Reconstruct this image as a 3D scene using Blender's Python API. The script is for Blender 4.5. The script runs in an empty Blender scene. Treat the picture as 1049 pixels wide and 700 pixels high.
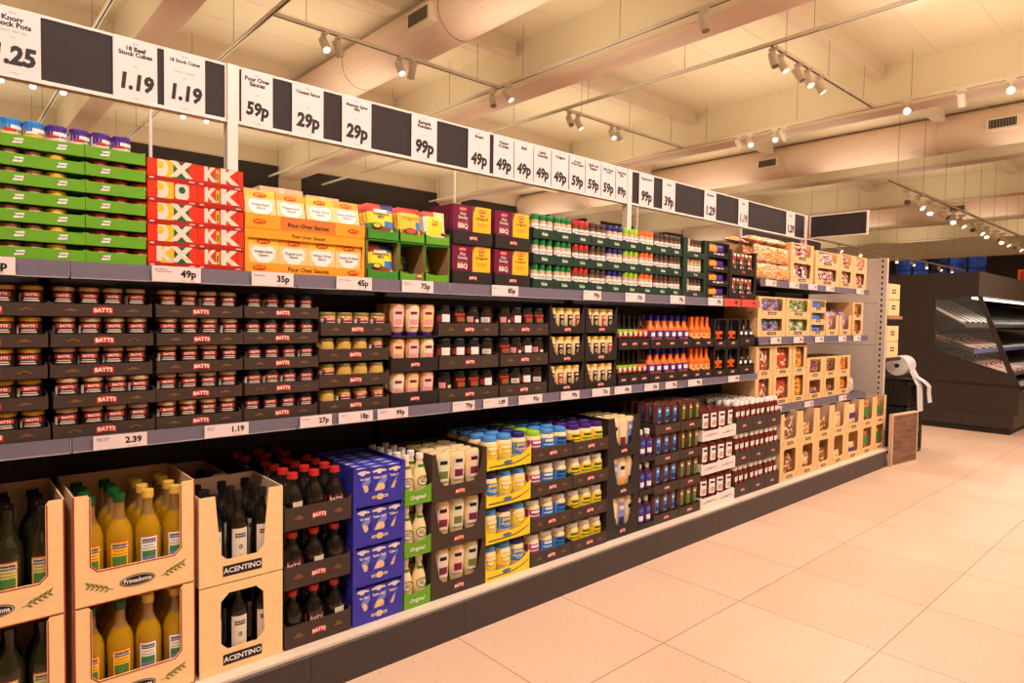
import bpy, math, random
from mathutils import Vector
from mathutils.geometry import tessellate_polygon
random.seed(7)
scene = bpy.context.scene
COL = scene.collection

# ------------------------------------------------------------------ materials
def lin(c):
    out = []
    for v in c:
        v = v / 255.0
        out.append(v / 12.92 if v <= 0.04045 else ((v + 0.055) / 1.055) ** 2.4)
    return (out[0], out[1], out[2], 1.0)
MATS = {}
def mat(name, rgb, rough=0.5, metal=0.0, trans=0.0, coat=0.0, emis=0.0, var=0.08, scale=25.0, bump=0.0, ior=1.45):
    if name in MATS:
        return MATS[name]
    m = bpy.data.materials.new(name); m.use_nodes = True
    nt = m.node_tree; b = nt.nodes['Principled BSDF']
    c = lin(rgb)
    tc = nt.nodes.new('ShaderNodeTexCoord')
    nz = nt.nodes.new('ShaderNodeTexNoise'); nz.inputs['Scale'].default_value = scale; nz.inputs['Detail'].default_value = 3
    nt.links.new(tc.outputs['Object'], nz.inputs['Vector'])
    mx = nt.nodes.new('ShaderNodeMix'); mx.data_type = 'RGBA'
    mx.inputs['A'].default_value = tuple(v * (1 - var) for v in c[:3]) + (1,)
    mx.inputs['B'].default_value = tuple(min(1, v * (1 + var)) for v in c[:3]) + (1,)
    nt.links.new(nz.outputs['Fac'], mx.inputs['Factor'])
    nt.links.new(mx.outputs['Result'], b.inputs['Base Color'])
    b.inputs['Roughness'].default_value = rough
    b.inputs['Metallic'].default_value = metal
    b.inputs['Transmission Weight'].default_value = trans
    b.inputs['Coat Weight'].default_value = coat
    b.inputs['IOR'].default_value = ior
    if emis:
        b.inputs['Emission Color'].default_value = c
        b.inputs['Emission Strength'].default_value = emis
    if bump:
        bp = nt.nodes.new('ShaderNodeBump'); bp.inputs['Strength'].default_value = bump
        bp.inputs['Distance'].default_value = 0.002
        nt.links.new(nz.outputs['Fac'], bp.inputs['Height']); nt.links.new(bp.outputs['Normal'], b.inputs['Normal'])
    MATS[name] = m
    return m

# cardboard, paper, print
CREAM = mat('cream_card', (250, 212, 156), 0.75)
CREAM2 = mat('raw_card', (222, 190, 160), 0.8)
KRAFT = mat('kraft_card', (165, 125, 85), 0.85)
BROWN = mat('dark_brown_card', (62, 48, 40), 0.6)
BLACKC = mat('black_card', (34, 28, 26), 0.55)
DGREEN = mat('dark_green_card', (22, 52, 36), 0.55)
WHITE = mat('white_print', (240, 238, 235), 0.5)
OFFW = mat('off_white_print', (225, 215, 200), 0.5)
INK = mat('black_ink', (20, 18, 20), 0.5)
REDB = mat('emblem_red', (200, 50, 34), 0.45)
REDEDGE = mat('carton_red_edge', (165, 50, 34), 0.6)
TAN = mat('tan_print', (120, 85, 50), 0.6)
GREENC = mat('lime_green_card', (100, 164, 32), 0.5)
GREEND = mat('leaf_green_card', (60, 140, 40), 0.5)
OXORED = mat('bright_red_card', (222, 50, 22), 0.45)
OXODARK = mat('deep_red_card', (170, 32, 20), 0.45)
YELL = mat('warm_yellow_print', (250, 190, 40), 0.45)
BYELL = mat('bright_yellow_card', (245, 212, 30), 0.45)
ORANGE = mat('orange_card', (245, 160, 40), 0.45)
ORANGED = mat('orange_shade_print', (205, 120, 50), 0.5)
PEACH = mat('peach_print', (250, 205, 140), 0.45)
GREENX = mat('bottle_green_print', (20, 95, 50), 0.5)
BLUE = mat('royal_blue_card', (52, 50, 170), 0.4)
LBLUE = mat('pale_blue_print', (120, 135, 210), 0.4)
SKYB = mat('sky_blue_print', (40, 130, 210), 0.45)
NAVY = mat('navy_print', (30, 35, 95), 0.45)
PURP = mat('purple_card', (110, 22, 62), 0.4)
VIOLET = mat('violet_print', (75, 40, 140), 0.4)
MAGENTA = mat('magenta_print', (170, 50, 120), 0.45)
PINK = mat('pink_print', (225, 150, 150), 0.5)
FOODR = mat('food_red_print', (180, 70, 40), 0.5)
FOODB = mat('food_brown_print', (130, 75, 40), 0.5)
MIDGREEN = mat('green_print', (60, 130, 60), 0.5)
OLIVE = mat('olive_print', (110, 120, 50), 0.5)
GREYP = mat('grey_print', (110, 108, 108), 0.5)
WHITECARD = mat('white_card', (235, 225, 220), 0.55)
# containers' contents
GLASSDK = mat('dark_glass', (22, 18, 15), 0.12, coat=0.4)
GLASSGR = mat('olive_dark_glass', (34, 34, 16), 0.1, coat=0.5)
OIL = mat('golden_oil_glass', (250, 200, 34), 0.03, trans=0.62, coat=0.6, ior=1.33)
OILNECK = mat('clear_neck_glass', (250, 235, 190), 0.03, trans=0.9, coat=0.5, ior=1.25)
CRATEM = mat('crate_card', (236, 194, 136), 0.7, scale=14, var=0.07)
PESTO = mat('jar_dark_sauce', (48, 26, 18), 0.15, coat=0.4)
MUSTARD = mat('jar_mustard', (200, 165, 80), 0.2, coat=0.3)
MAYO = mat('cream_sauce', (240, 218, 165), 0.25, coat=0.3)
MAYOP = mat('pink_sauce', (225, 170, 130), 0.3, coat=0.3)
KETCH = mat('tomato_sauce', (98, 34, 26), 0.25, coat=0.3)
BBQ = mat('brown_sauce', (92, 46, 34), 0.25, coat=0.3)
ORSAUCE = mat('orange_sauce', (225, 110, 25), 0.25, coat=0.3)
LIDBEIGE = mat('beige_lid', (196, 160, 118), 0.35)
LIDYEL = mat('mustard_lid', (190, 140, 30), 0.35)
LIDBLACK = mat('black_lid', (26, 24, 24), 0.35)
LIDOLIVE = mat('olive_lid', (130, 120, 60), 0.35)
LIDRED = mat('red_cap', (192, 44, 34), 0.35)
LIDGREEN = mat('green_cap', (20, 120, 60), 0.35)
LIDDGREEN = mat('dark_green_cap', (18, 80, 40), 0.3)
LIDLIME = mat('lime_cap', (150, 200, 40), 0.35)
LIDORANGE = mat('orange_cap', (245, 105, 40), 0.35)
LIDBLUE = mat('blue_cap', (70, 140, 215), 0.35)
LIDNAVY = mat('navy_cap', (35, 35, 120), 0.35)
LIDVIOLET = mat('violet_cap', (60, 30, 110), 0.35)
LIDGOLD = mat('gold_cap', (225, 185, 80), 0.35)
LIDWHITE = mat('white_cap', (238, 234, 228), 0.35)
LIDSPICE = mat('brown_cap', (70, 56, 50), 0.35)
SPICEBR = mat('spice_brown', (120, 84, 58), 0.3, coat=0.4)
SPICEPALE = mat('spice_pale', (205, 180, 150), 0.3, coat=0.4)
PLUM = mat('plum_bottle', (70, 40, 62), 0.25)
NUT = mat('nut_tan', (200, 145, 85), 0.5, scale=150, var=0.4)
NUTD = mat('nut_brown', (120, 75, 45), 0.5, scale=150, var=0.4)
NUTL = mat('nut_cream', (230, 200, 150), 0.45, scale=150, var=0.3)
FILM = mat('clear_film_bag', (235, 170, 120), 0.2, coat=0.5, scale=90, var=0.35)
# fittings
RAIL = mat('price_rail_grey', (108, 102, 118), 0.35)
RAILEDGE = mat('price_rail_clear_edge', (170, 162, 168), 0.25)
SHELFDK = mat('shelf_dark_metal', (66, 60, 62), 0.5, metal=0.3)
SHELFWH = mat('deck_cream_metal', (224, 210, 192), 0.4)
PLINTH = mat('plinth_grey', (62, 54, 54), 0.45)
PANELGREY = mat('gable_light_grey', (205, 196, 188), 0.5)
POSTW = mat('post_white', (236, 222, 214), 0.4)
BOARD = mat('chalkboard_grey', (44, 37, 38), 0.7)
PAPER = mat('price_paper', (232, 218, 218), 0.5, var=0.02)
REDTICKET = mat('red_ticket', (235, 85, 70), 0.45)
WHITEMET = mat('track_white', (226, 214, 198), 0.4)
LAMPGLOW = mat('lamp_glow', (255, 225, 190), 0.3, emis=60.0)
LAMPOFF = mat('lamp_lens_unlit', (150, 138, 128), 0.2, coat=0.5)
LAMPSOFT = mat('lamp_lens', (255, 236, 214), 0.3, emis=5.0)
CHILL = mat('chiller_black', (52, 44, 40), 0.4)
CHILLF = mat('chiller_fascia', (96, 86, 82), 0.45)
STEEL = mat('brushed_steel', (170, 160, 150), 0.3, metal=0.8)
GLASS = mat('window_glass', (200, 205, 205), 0.03, var=0.0)
GLASS.node_tree.nodes['Principled BSDF'].inputs['Alpha'].default_value = 0.05
CHROME = mat('grille_grey', (120, 110, 100), 0.5)
GRILLDK = mat('grille_dark', (60, 52, 46), 0.6)
PLASTICW = mat('plastic_film_white', (226, 226, 228), 0.3, coat=0.3)
CRATEBK = mat('black_crate', (36, 33, 32), 0.5)

def wood_mat():
    m = bpy.data.materials.new('wood_grain'); m.use_nodes = True
    nt = m.node_tree; b = nt.nodes['Principled BSDF']
    tc = nt.nodes.new('ShaderNodeTexCoord'); mp = nt.nodes.new('ShaderNodeMapping')
    mp.inputs['Scale'].default_value = (.8, .8, 5)
    nz = nt.nodes.new('ShaderNodeTexNoise'); nz.inputs['Scale'].default_value = 6; nz.inputs['Detail'].default_value = 6; nz.inputs['Distortion'].default_value = 0.8
    cr = nt.nodes.new('ShaderNodeValToRGB')
    cr.color_ramp.elements[0].color = lin((84, 56, 42)); cr.color_ramp.elements[0].position = 0.3
    cr.color_ramp.elements[1].color = lin((146, 104, 80)); cr.color_ramp.elements[1].position = 0.7
    nt.links.new(tc.outputs['Object'], mp.inputs['Vector']); nt.links.new(mp.outputs['Vector'], nz.inputs['Vector'])
    nt.links.new(nz.outputs['Fac'], cr.inputs['Fac']); nt.links.new(cr.outputs['Color'], b.inputs['Base Color'])
    b.inputs['Roughness'].default_value = 0.45
    return m
WOOD = wood_mat()

def floor_mat():
    m = bpy.data.materials.new('terrazzo_tiles'); m.use_nodes = True
    nt = m.node_tree; b = nt.nodes['Principled BSDF']
    tc = nt.nodes.new('ShaderNodeTexCoord'); mp = nt.nodes.new('ShaderNodeMapping')
    mp.inputs['Location'].default_value = (-2.2 + 0.61 * 40, -0.9 + 0.6 * 40, 0)
    nt.links.new(tc.outputs['Object'], mp.inputs['Vector'])
    br = nt.nodes.new('ShaderNodeTexBrick'); br.offset = 0.0; br.squash = 1.0
    br.inputs['Scale'].default_value = 1.0; br.inputs['Brick Width'].default_value = 0.61; br.inputs['Row Height'].default_value = 0.6
    br.inputs['Mortar Size'].default_value = 0.003; br.inputs['Mortar Smooth'].default_value = 0.3; br.inputs['Bias'].default_value = 0.0
    br.inputs['Color1'].default_value = lin((228, 198, 174)); br.inputs['Color2'].default_value = lin((221, 190, 165))
    br.inputs['Mortar'].default_value = lin((160, 132, 112))
    nt.links.new(mp.outputs['Vector'], br.inputs['Vector'])
    sp = nt.nodes.new('ShaderNodeTexVoronoi'); sp.inputs['Scale'].default_value = 45
    nt.links.new(tc.outputs['Object'], sp.inputs['Vector'])
    cr = nt.nodes.new('ShaderNodeValToRGB'); cr.color_ramp.elements[0].position = 0.10; cr.color_ramp.elements[1].position = 0.2
    cr.color_ramp.elements[0].color = (0.72, 0.68, 0.64, 1); cr.color_ramp.elements[1].color = (1, 1, 1, 1)
    nt.links.new(sp.outputs['Distance'], cr.inputs['Fac'])
    mu = nt.nodes.new('ShaderNodeMix'); mu.data_type = 'RGBA'; mu.blend_type = 'MULTIPLY'; mu.inputs['Factor'].default_value = 1
    nt.links.new(br.outputs['Color'], mu.inputs['A']); nt.links.new(cr.outputs['Color'], mu.inputs['B'])
    n2 = nt.nodes.new('ShaderNodeTexNoise'); n2.inputs['Scale'].default_value = 1.3; n2.inputs['Detail'].default_value = 4
    nt.links.new(tc.outputs['Object'], n2.inputs['Vector'])
    c2 = nt.nodes.new('ShaderNodeValToRGB'); c2.color_ramp.elements[0].color = (0.93, 0.92, 0.90, 1); c2.color_ramp.elements[0].position = .35; c2.color_ramp.elements[1].position = .6
    nt.links.new(n2.outputs['Fac'], c2.inputs['Fac'])
    m3 = nt.nodes.new('ShaderNodeMix'); m3.data_type = 'RGBA'; m3.blend_type = 'MULTIPLY'; m3.inputs['Factor'].default_value = 1
    nt.links.new(mu.outputs['Result'], m3.inputs['A']); nt.links.new(c2.outputs['Color'], m3.inputs['B'])
    nt.links.new(m3.outputs['Result'], b.inputs['Base Color'])
    b.inputs['Roughness'].default_value = 0.33
    b.inputs['Specular IOR Level'].default_value = 0.4
    return m
FLOOR = floor_mat()
CEIL = mat('ceiling_cream', (242, 230, 204), 0.45, scale=0.6, var=0.03)
BEAMM = mat('beam_cream', (236, 218, 196), 0.5, scale=2, var=0.03)
BEAMP = mat('beam_pinkish', (236, 208, 192), 0.5, scale=2, var=0.03)
WALLP = mat('wall_paint', (214, 196, 172), 0.7, scale=1, var=0.03)
WALLD = mat('wall_dark_band', (48, 40, 38), 0.7, scale=1)

# ------------------------------------------------------------------ mesh builder
_glyphs = {}
def glyph_mesh(s, bold, shear, align):
    key = (s, bold, shear, align)
    if key not in _glyphs:
        cu = bpy.data.curves.new('t', 'FONT'); cu.body = s; cu.size = 1.0; cu.resolution_u = 2
        cu.offset = bold; cu.shear = shear; cu.align_x = align; cu.align_y = 'CENTER'; cu.space_line = 0.85
        o = bpy.data.objects.new('t', cu); COL.objects.link(o)
        dg = bpy.context.evaluated_depsgraph_get()
        me = bpy.data.meshes.new_from_object(o.evaluated_get(dg))
        _glyphs[key] = ([tuple(v.co[:2]) for v in me.vertices], [tuple(p.vertices) for p in me.polygons])
        bpy.data.objects.remove(o); bpy.data.meshes.remove(me); bpy.data.curves.remove(cu)
    return _glyphs[key]

def front(y=0.0, x=0.0, z=0.0):
    return lambda u, v, w: (x + u, y - w, z + v)
def side(x=0.0, y=0.0, z=0.0):          # a face that looks towards -x; u runs towards -y
    return lambda u, v, w: (x - w, y - u, z + v)
def top(z=0.0, x=0.0, y=0.0):
    return lambda u, v, w: (x + u, y + v, z + w)
def cyl(r, a=0.0):
    return lambda u, v, w: ((r + w) * math.sin(u / r + a), -(r + w) * math.cos(u / r + a), v)
def tilt(y, z, ang, x=0.0):             # a front face leaning back by ang
    s, c = math.sin(ang), math.cos(ang)
    return lambda u, v, w: (x + u, y + v * s - w * c, z + v * c + w * s)

class MB:
    def __init__(self):
        self.v = []; self.f = []; self.m = []; self.mats = []
    def mi(self, m):
        if m not in self.mats: self.mats.append(m)
        return self.mats.index(m)
    def face(self, pts, m):
        n = len(self.v); self.v += [tuple(p) for p in pts]
        self.f.append(tuple(range(n, n + len(pts)))); self.m.append(self.mi(m))
        return self
    def box(self, x0, x1, y0, y1, z0, z1, m, faces=None):
        n = len(self.v)
        self.v += [(x0, y0, z0), (x1, y0, z0), (x1, y1, z0), (x0, y1, z0), (x0, y0, z1), (x1, y0, z1), (x1, y1, z1), (x0, y1, z1)]
        for q in ((0, 3, 2, 1), (4, 5, 6, 7), (0, 1, 5, 4), (1, 2, 6, 5), (2, 3, 7, 6), (3, 0, 4, 7)):
            self.f.append(tuple(n + i for i in q)); self.m.append(self.mi(m))
        return self
    def rect(self, fr, u0, u1, v0, v1, m, w=0.0006, nu=1):
        for i in range(nu):
            a = u0 + (u1 - u0) * i / nu; b = u0 + (u1 - u0) * (i + 1) / nu
            self.face([fr(a, v0, w), fr(b, v0, w), fr(b, v1, w), fr(a, v1, w)], m)
        return self
    def poly(self, fr, pts, m, w=0.0006):
        n = len(self.v); self.v += [fr(p[0], p[1], w) for p in pts]
        for t in tessellate_polygon([[Vector((p[0], p[1], 0)) for p in pts]]):
            self.f.append(tuple(n + i for i in t)); self.m.append(self.mi(m))
        return self
    def disc(self, fr, cu, cv, ru, rv, m, w=0.0006, n=14, a0=0, a1=360):
        return self.poly(fr, [(cu + ru * math.cos(math.radians(a0 + (a1 - a0) * i / n)), cv + rv * math.sin(math.radians(a0 + (a1 - a0) * i / n))) for i in range(n + (0 if a1 - a0 == 360 else 1))], m, w)
    def text(self, fr, s, cu, cv, size, m, w=0.0012, bold=0.02, shear=0.0, align='CENTER', sx=1.0):
        vs, fs = glyph_mesh(s, bold, shear, align)
        n = len(self.v); self.v += [fr(cu + x * size * sx, cv + y * size, w) for x, y in vs]
        for p in fs:
            self.f.append(tuple(n + i for i in p)); self.m.append(self.mi(m))
        return self
    def lathe(self, prof, m, n=14, c=(0, 0, 0), sy=1.0, pw=2.0, cap=True):
        rings = []
        base = len(self.v)
        for r, z in prof:
            for i in range(n):
                a = 2 * math.pi * i / n + math.pi / n
                ca, sa = math.cos(a), math.sin(a)
                k = 1.0 if pw == 2.0 else 1.0 / (abs(ca) ** pw + abs(sa) ** pw) ** (1 / pw)
                self.v.append((c[0] + r * k * ca, c[1] + r * k * sa * sy, c[2] + z))
        mi = self.mi(m)
        for j in range(len(prof) - 1):
            for i in range(n):
                a = base + j * n + i; b = base + j * n + (i + 1) % n
                self.f.append((a, b, b + n, a + n)); self.m.append(mi)
        if cap:
            self.f.append(tuple(base + i for i in reversed(range(n)))); self.m.append(mi)
            self.f.append(tuple(base + (len(prof) - 1) * n + i for i in range(n))); self.m.append(mi)
        return self
    def tube(self, p, q, r, m, n=8):
        p, q = Vector(p), Vector(q); d = (q - p).normalized()
        up = Vector((0, 0, 1)) if abs(d.z) < 0.9 else Vector((1, 0, 0))
        a = d.cross(up).normalized(); b = d.cross(a)
        base = len(self.v)
        for s in (p, q):
            for i in range(n):
                t = 2 * math.pi * i / n
                self.v.append(tuple(s + a * (r * math.cos(t)) + b * (r * math.sin(t))))
        mi = self.mi(m)
        for i in range(n):
            self.f.append((base + i, base + (i + 1) % n, base + n + (i + 1) % n, base + n + i)); self.m.append(mi)
        self.f.append(tuple(base + i for i in range(n))); self.m.append(mi)
        self.f.append(tuple(base + n + i for i in reversed(range(n)))); self.m.append(mi)
        return self
    def plate(self, fr, outline, holes, t, m, edge=None):
        """a board of thickness t behind the plane w=0 of the frame, with holes"""
        loops = [outline] + list(holes)
        flat = [p for l in loops for p in l]
        tris = tessellate_polygon([[Vector((p[0], p[1], 0)) for p in l] for l in loops])
        n = len(self.v); self.v += [fr(p[0], p[1], 0) for p in flat]; k = len(flat)
        self.v += [fr(p[0], p[1], -t) for p in flat]
        mi = self.mi(m); me = self.mi(edge or m)
        for a in tris:
            self.f.append(tuple(n + i for i in a)); self.m.append(mi)
            self.f.append(tuple(n + k + i for i in reversed(a))); self.m.append(mi)
        o = 0
        for l in loops:
            for i in range(len(l)):
                a, b = n + o + i, n + o + (i + 1) % len(l)
                self.f.append((a, b, b + k, a + k)); self.m.append(me)
            o += len(l)
        return self
    def prism_x(self, prof, x0, x1, m):
        """profile of (y, z) drawn from x0 to x1"""
        return self.plate(lambda u, v, w: (x0 - w, u, v), prof, [], x1 - x0, m)
    def mesh(self, name, smooth=40):
        me = bpy.data.meshes.new(name)
        me.from_pydata(self.v, [], self.f)
        for m in self.mats: me.materials.append(m)
        me.polygons.foreach_set('material_index', self.m)
        if smooth:
            me.polygons.foreach_set('use_smooth', [True] * len(self.f))
            me.update()
            me.set_sharp_from_angle(angle=math.radians(smooth))
        me.update()
        return me

# ------------------------------------------------------------------ objects
def tag(o, label=None, cat=None, group=None, kind=None):
    if label:
        nw = len(label.replace(',', ' ').split())
        assert 4 <= nw <= 16, (nw, label)
        o['label'] = label
    if cat: o['category'] = cat
    if group: o['group'] = group
    if kind: o['kind'] = kind
    return o
def link(name, me, parent=None, loc=None, rotz=0.0):
    o = bpy.data.objects.new(name, me); COL.objects.link(o)
    if parent is not None: o.parent = parent
    if loc is not None: o.location = loc
    if rotz: o.rotation_euler = (0, 0, rotz)
    return o
def empty(name, loc, label, cat, group=None, rotz=0.0):
    o = link(name, None, None, loc, rotz); o.empty_display_size = 0.05
    return tag(o, label, cat, group)
def structure(name, mb, parent=None, smooth=0):
    o = link(name, mb.mesh(name, smooth), parent)
    if parent is None: o['kind'] = 'structure'
    return o

class Proto:
    """a kind of thing: root mesh and its parts (name, mesh, label, sub-parts)"""
    def __init__(self, name, cat, mb, parts=(), smooth=40):
        self.name = name; self.cat = cat
        self.me = mb.mesh(name, smooth) if isinstance(mb, MB) else mb
        self.parts = []
        for p in parts:
            subs = [(s[0], s[1].mesh(s[0], smooth), s[2] if len(s) > 2 else None) for s in (p[3] if len(p) > 3 else ())]
            self.parts.append((p[0], p[1].mesh(p[0], smooth), p[2] if len(p) > 2 else None, subs))
    def put(self, loc, label, group=None, rotz=0.0, rotx=0.0):
        o = link(self.name, self.me, None, loc)
        o.rotation_euler = (rotx, 0, rotz)
        tag(o, label, self.cat, group)
        for nm, me, lb, subs in self.parts:
            c = link(nm, me, o)
            if lb: c['label'] = lb
            for s in subs:
                d = link(s[0], s[1], c)
                if s[2]: d['label'] = s[2]
        return o

ORD = ['first', 'second', 'third', 'fourth', 'fifth', 'sixth', 'seventh', 'eighth', 'ninth', 'tenth', 'eleventh', 'twelfth']
def tiers(n):
    return {1: ['only'], 2: ['lower', 'upper'], 3: ['bottom', 'middle', 'top'], 4: ['bottom', 'lower middle', 'upper middle', 'top'],
            5: ['bottom', 'second lowest', 'middle', 'second highest', 'top'],
            7: ['bottom', 'second lowest', 'third lowest', 'middle', 'third highest', 'second highest', 'top']}[n]
ROWP = ['', ' in the second row', ' in the third row', ' in the fourth row', ' in the fifth row', ' in the sixth row']

# ------------------------------------------------------------------ emblems and small marks
def emblem_mb(w=0.036, h=0.015, y=0.0, cu=0.0, cv=0.0, fr=None, txt='BATTS'):
    fr = fr or front(y)
    mb = MB()
    pts = []
    for i in range(9):
        t = -1 + 2 * i / 8
        pts.append((cu + t * w / 2, cv + h / 2 - 0.28 * h * t * t))
    for i in range(9):
        t = 1 - 2 * i / 8
        pts.append((cu + t * w / 2 * 0.97, cv - h / 2 + 0.1 * h - 0.28 * h * t * t + 0.1 * h))
    mb.poly(fr, pts, REDB, 0.0008)
    mb.text(fr, txt, cu, cv - 0.02 * h, h * 0.72, WHITE, 0.0014, bold=0.03)
    return mb

# ------------------------------------------------------------------ cartons; origin = front bottom centre, depth towards +y
def tray_mb(w, d, lip, sideh, m, th=0.003, inner=None):
    mb = MB(); inner = inner or m
    mb.box(-w / 2, w / 2, 0, d, 0, th, m)
    rise = min(0.05, d * 0.3)
    mb.plate(front(0), [(-w / 2, th), (w / 2, th), (w / 2, lip * 1.12), (w / 2 - 0.012, lip), (-w / 2 + 0.012, lip), (-w / 2, lip * 1.12)], [], th, m)
    for s in (-1, 1):
        prof = [(th, th), (d, th), (d, sideh), (rise, sideh), (th, lip * 1.12)]
        x0 = -w / 2 if s < 0 else w / 2 - th
        mb.prism_x(prof, x0, x0 + th, inner)
    mb.box(-w / 2 + th, w / 2 - th, d - th, d, th, sideh, inner)
    return mb

def case_mb(w, d, h, hole, m, th=0.004, open_top=True, inner=None, edge=None, closed_lid=False, backh=None):
    """tall display carton; hole = outline of its front window, (u, v) from the front bottom centre"""
    mb = MB(); inner = inner or m
    bh = backh or h
    mb.box(-w / 2, w / 2, 0, d, 0, th, m)
    if open_top:
        o = [(-w / 2, th), (w / 2, th), (w / 2, h)] + list(hole) + [(-w / 2, h)]
        mb.plate(front(0), o, [], th, m, edge)
    else:
        mb.plate(front(0), [(-w / 2, th), (w / 2, th), (w / 2, h), (-w / 2, h)], [list(hole)], th, m, edge)
    for s in (-1, 1):
        x0 = -w / 2 if s < 0 else w / 2 - th
        mb.box(x0, x0 + th, th, d, th, bh, inner)
    mb.box(-w / 2 + th, w / 2 - th, d - th, d, th, bh, inner)
    if closed_lid:
        mb.box(-w / 2 + th, w / 2 - th, th, d - th, h - th, h, m)
    return mb

def notch(wt, wb, v0, h, r=0.012):
    """open-top notch, listed from the right edge to the left"""
    return [(wt / 2, h), (wb / 2, v0 + r), (wb / 2 - r, v0), (-wb / 2 + r, v0), (-wb / 2, v0 + r), (-wt / 2, h)]
def window(wt, wb, v0, v1, r=0.012):
    return [(-wb / 2 + r, v0), (wb / 2 - r, v0), (wb / 2, v0 + r), (wt / 2, v1 - r), (wt / 2 - r, v1), (-wt / 2 + r, v1), (-wt / 2, v1 - r), (-wb / 2, v0 + r)]

def tray_proto(name, w, d, lip, sideh, m, emb=True, marks=True, embw=0.044, embh=0.019):
    mb = tray_mb(w, d, lip, sideh, m)
    if marks:
        for s in (-1, 1):
            mb.rect(front(0), s * w * 0.3 - 0.016, s * w * 0.3 + 0.016, lip * 0.42, lip * 0.52, TAN)
            mb.disc(front(0), s * w * 0.3, lip * 0.52, 0.008, lip * 0.12, TAN, n=8)
    parts = [('emblem', emblem_mb(embw, embh, 0, 0, lip * 0.5), 'red arched emblem with white lettering')] if emb else []
    return Proto(name, 'tray', mb, parts, smooth=0)

# ------------------------------------------------------------------ goods
def jar_proto(name, r, h, body, lid, band=None, bandr=(0.25, 0.62), extra=None, cat='jar', lidh=0.15, lidr=0.93, parts=True, n=14):
    mb = MB()
    sh = h * (1 - lidh)
    mb.lathe([(0.92 * r, 0), (r, 0.03 * h), (r, sh - 0.13 * h), (0.93 * r, sh - 0.05 * h), (lidr * r * 0.94, sh - 0.01 * h), (lidr * r * 0.94, sh + .01 * h)], body, n)
    lb = MB(); lb.lathe([(lidr * r, sh), (lidr * r * 1.01, sh + 0.003), (lidr * r, h - 0.003), (lidr * r * 0.93, h)], lid, n)
    la = MB()
    if band:
        fr = cyl(r)
        for i in range(8):
            a, b = -1.5 + 3.0 * i / 8, -1.5 + 3.0 * (i + 1) / 8
            la.face([fr(a * r, bandr[0] * h, 0.0005), fr(b * r, bandr[0] * h, 0.0005), fr(b * r, bandr[1] * h, 0.0005), fr(a * r, bandr[1] * h, 0.0005)], band)
    if extra: extra(la, r, h)
    ps = [('lid', lb)]
    if la.f: ps.append(('label', la))
    if not parts:
        for q in (lb, la):
            off = len(mb.v); mb.v += q.v
            for f, k in zip(q.f, q.m):
                mb.f.append(tuple(off + i for i in f)); mb.m.append(mb.mi(q.mats[k]))
        ps = []
    return Proto(name, cat, mb, ps)

def curved(la, fr, u0, u1, v0, v1, m, w=0.0009, n=4):
    for i in range(n):
        a = u0 + (u1 - u0) * i / n; b = u0 + (u1 - u0) * (i + 1) / n
        la.face([fr(a, v0, w), fr(b, v0, w), fr(b, v1, w), fr(a, v1, w)], m)

def sauce_label(kind):
    def f(la, r, h):
        fr = cyl(r)
        curved(la, fr, -r * .75, r * .75, h * .62, h * .76, REDB)
        la.text(fr, 'BATTS', 0, h * .69, h * .12, WHITE, 0.0014, bold=0.03)
        curved(la, fr, -r * .55, r * .55, h * .535, h * .57, OFFW)
        curved(la, fr, -r * .65, r * .65, h * .46, h * .50, OFFW)
        if kind == 1: curved(la, fr, -r * 1.35, -r * 0.85, h * .42, h * .72, WHITE)
        if kind == 2: curved(la, fr, -r * 1.35, -r * 0.9, h * .42, h * .70, GREYP)
        if kind == 3: curved(la, fr, -r * .7, r * .7, h * .38, h * .44, MIDGREEN)
    return f
LABBLK = mat('jar_label_black', (40, 26, 26), 0.4)
J_BEIGE = [jar_proto('sauce_jar', 0.0295, 0.08, PESTO, LIDBEIGE, LABBLK, (0.28, 0.80), sauce_label(k)) for k in (0, 1, 2)]
J_YEL = [jar_proto('sauce_jar', 0.0295, 0.08, PESTO, LIDYEL, LABBLK, (0.28, 0.80), sauce_label(k)) for k in (0, 1)]
J_BLK = [jar_proto('sauce_jar', 0.0295, 0.08, PESTO, LIDBLACK, LABBLK, (0.28, 0.80), sauce_label(k)) for k in (3, 1, 2)]
J_MUS = [jar_proto('mustard_jar', 0.0325, 0.082, MUSTARD, LIDOLIVE, b, (0.32, 0.76), e) for b, e in ((LABBLK, sauce_label(1)), (None, None), (LABBLK, sauce_label(0)))]
def tall_label(kind):
    def f(la, r, h):
        fr = cyl(r)
        if kind == 0:
            curved(la, fr, -r * .9, r * .3, h * .44, h * .62, OFFW); la.text(fr, '||||||', -r * .3, h * .53, h * .12, INK, 0.0014, bold=0.0)
        elif kind == 1:
            curved(la, fr, -r * .7, r * .9, h * .66, h * .74, REDB); curved(la, fr, -r * .5, r * .6, h * .45, h * .62, FOODR)
            curved(la, fr, r * .1, r * .8, h * .45, h * .56, MIDGREEN)
        elif kind == 2:
            curved(la, fr, -r * .6, r * .5, h * .44, h * .70, WHITE); curved(la, fr, -r * 1.3, -r * .7, h * .46, h * .66, REDEDGE)
        else:
            curved(la, fr, -r * 1., -r * .2, h * .44, h * .64, PINK); curved(la, fr, r * .1, r * .9, h * .44, h * .54, OFFW)
    return f
J_TALL = [jar_proto('pickle_jar', 0.0355, 0.125, GLASSDK, LIDBLACK, LABBLK, (0.36, 0.80), tall_label(k), lidh=0.1) for k in range(4)]
def curry_label(dark):
    def f(la, r, h):
        fr = cyl(r)
        curved(la, fr, -r * .62, r * .62, h * .12, h * .72, dark)
        curved(la, fr, -r * .4, r * .4, h * .58, h * .66, OFFW); la.disc(fr, 0, h * .4, r * .3, h * .1, OFFW, 0.0014, n=8)
        curved(la, fr, -r * .4, r * .4, h * .18, h * .24, OFFW, 0.0014)
    return f
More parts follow.
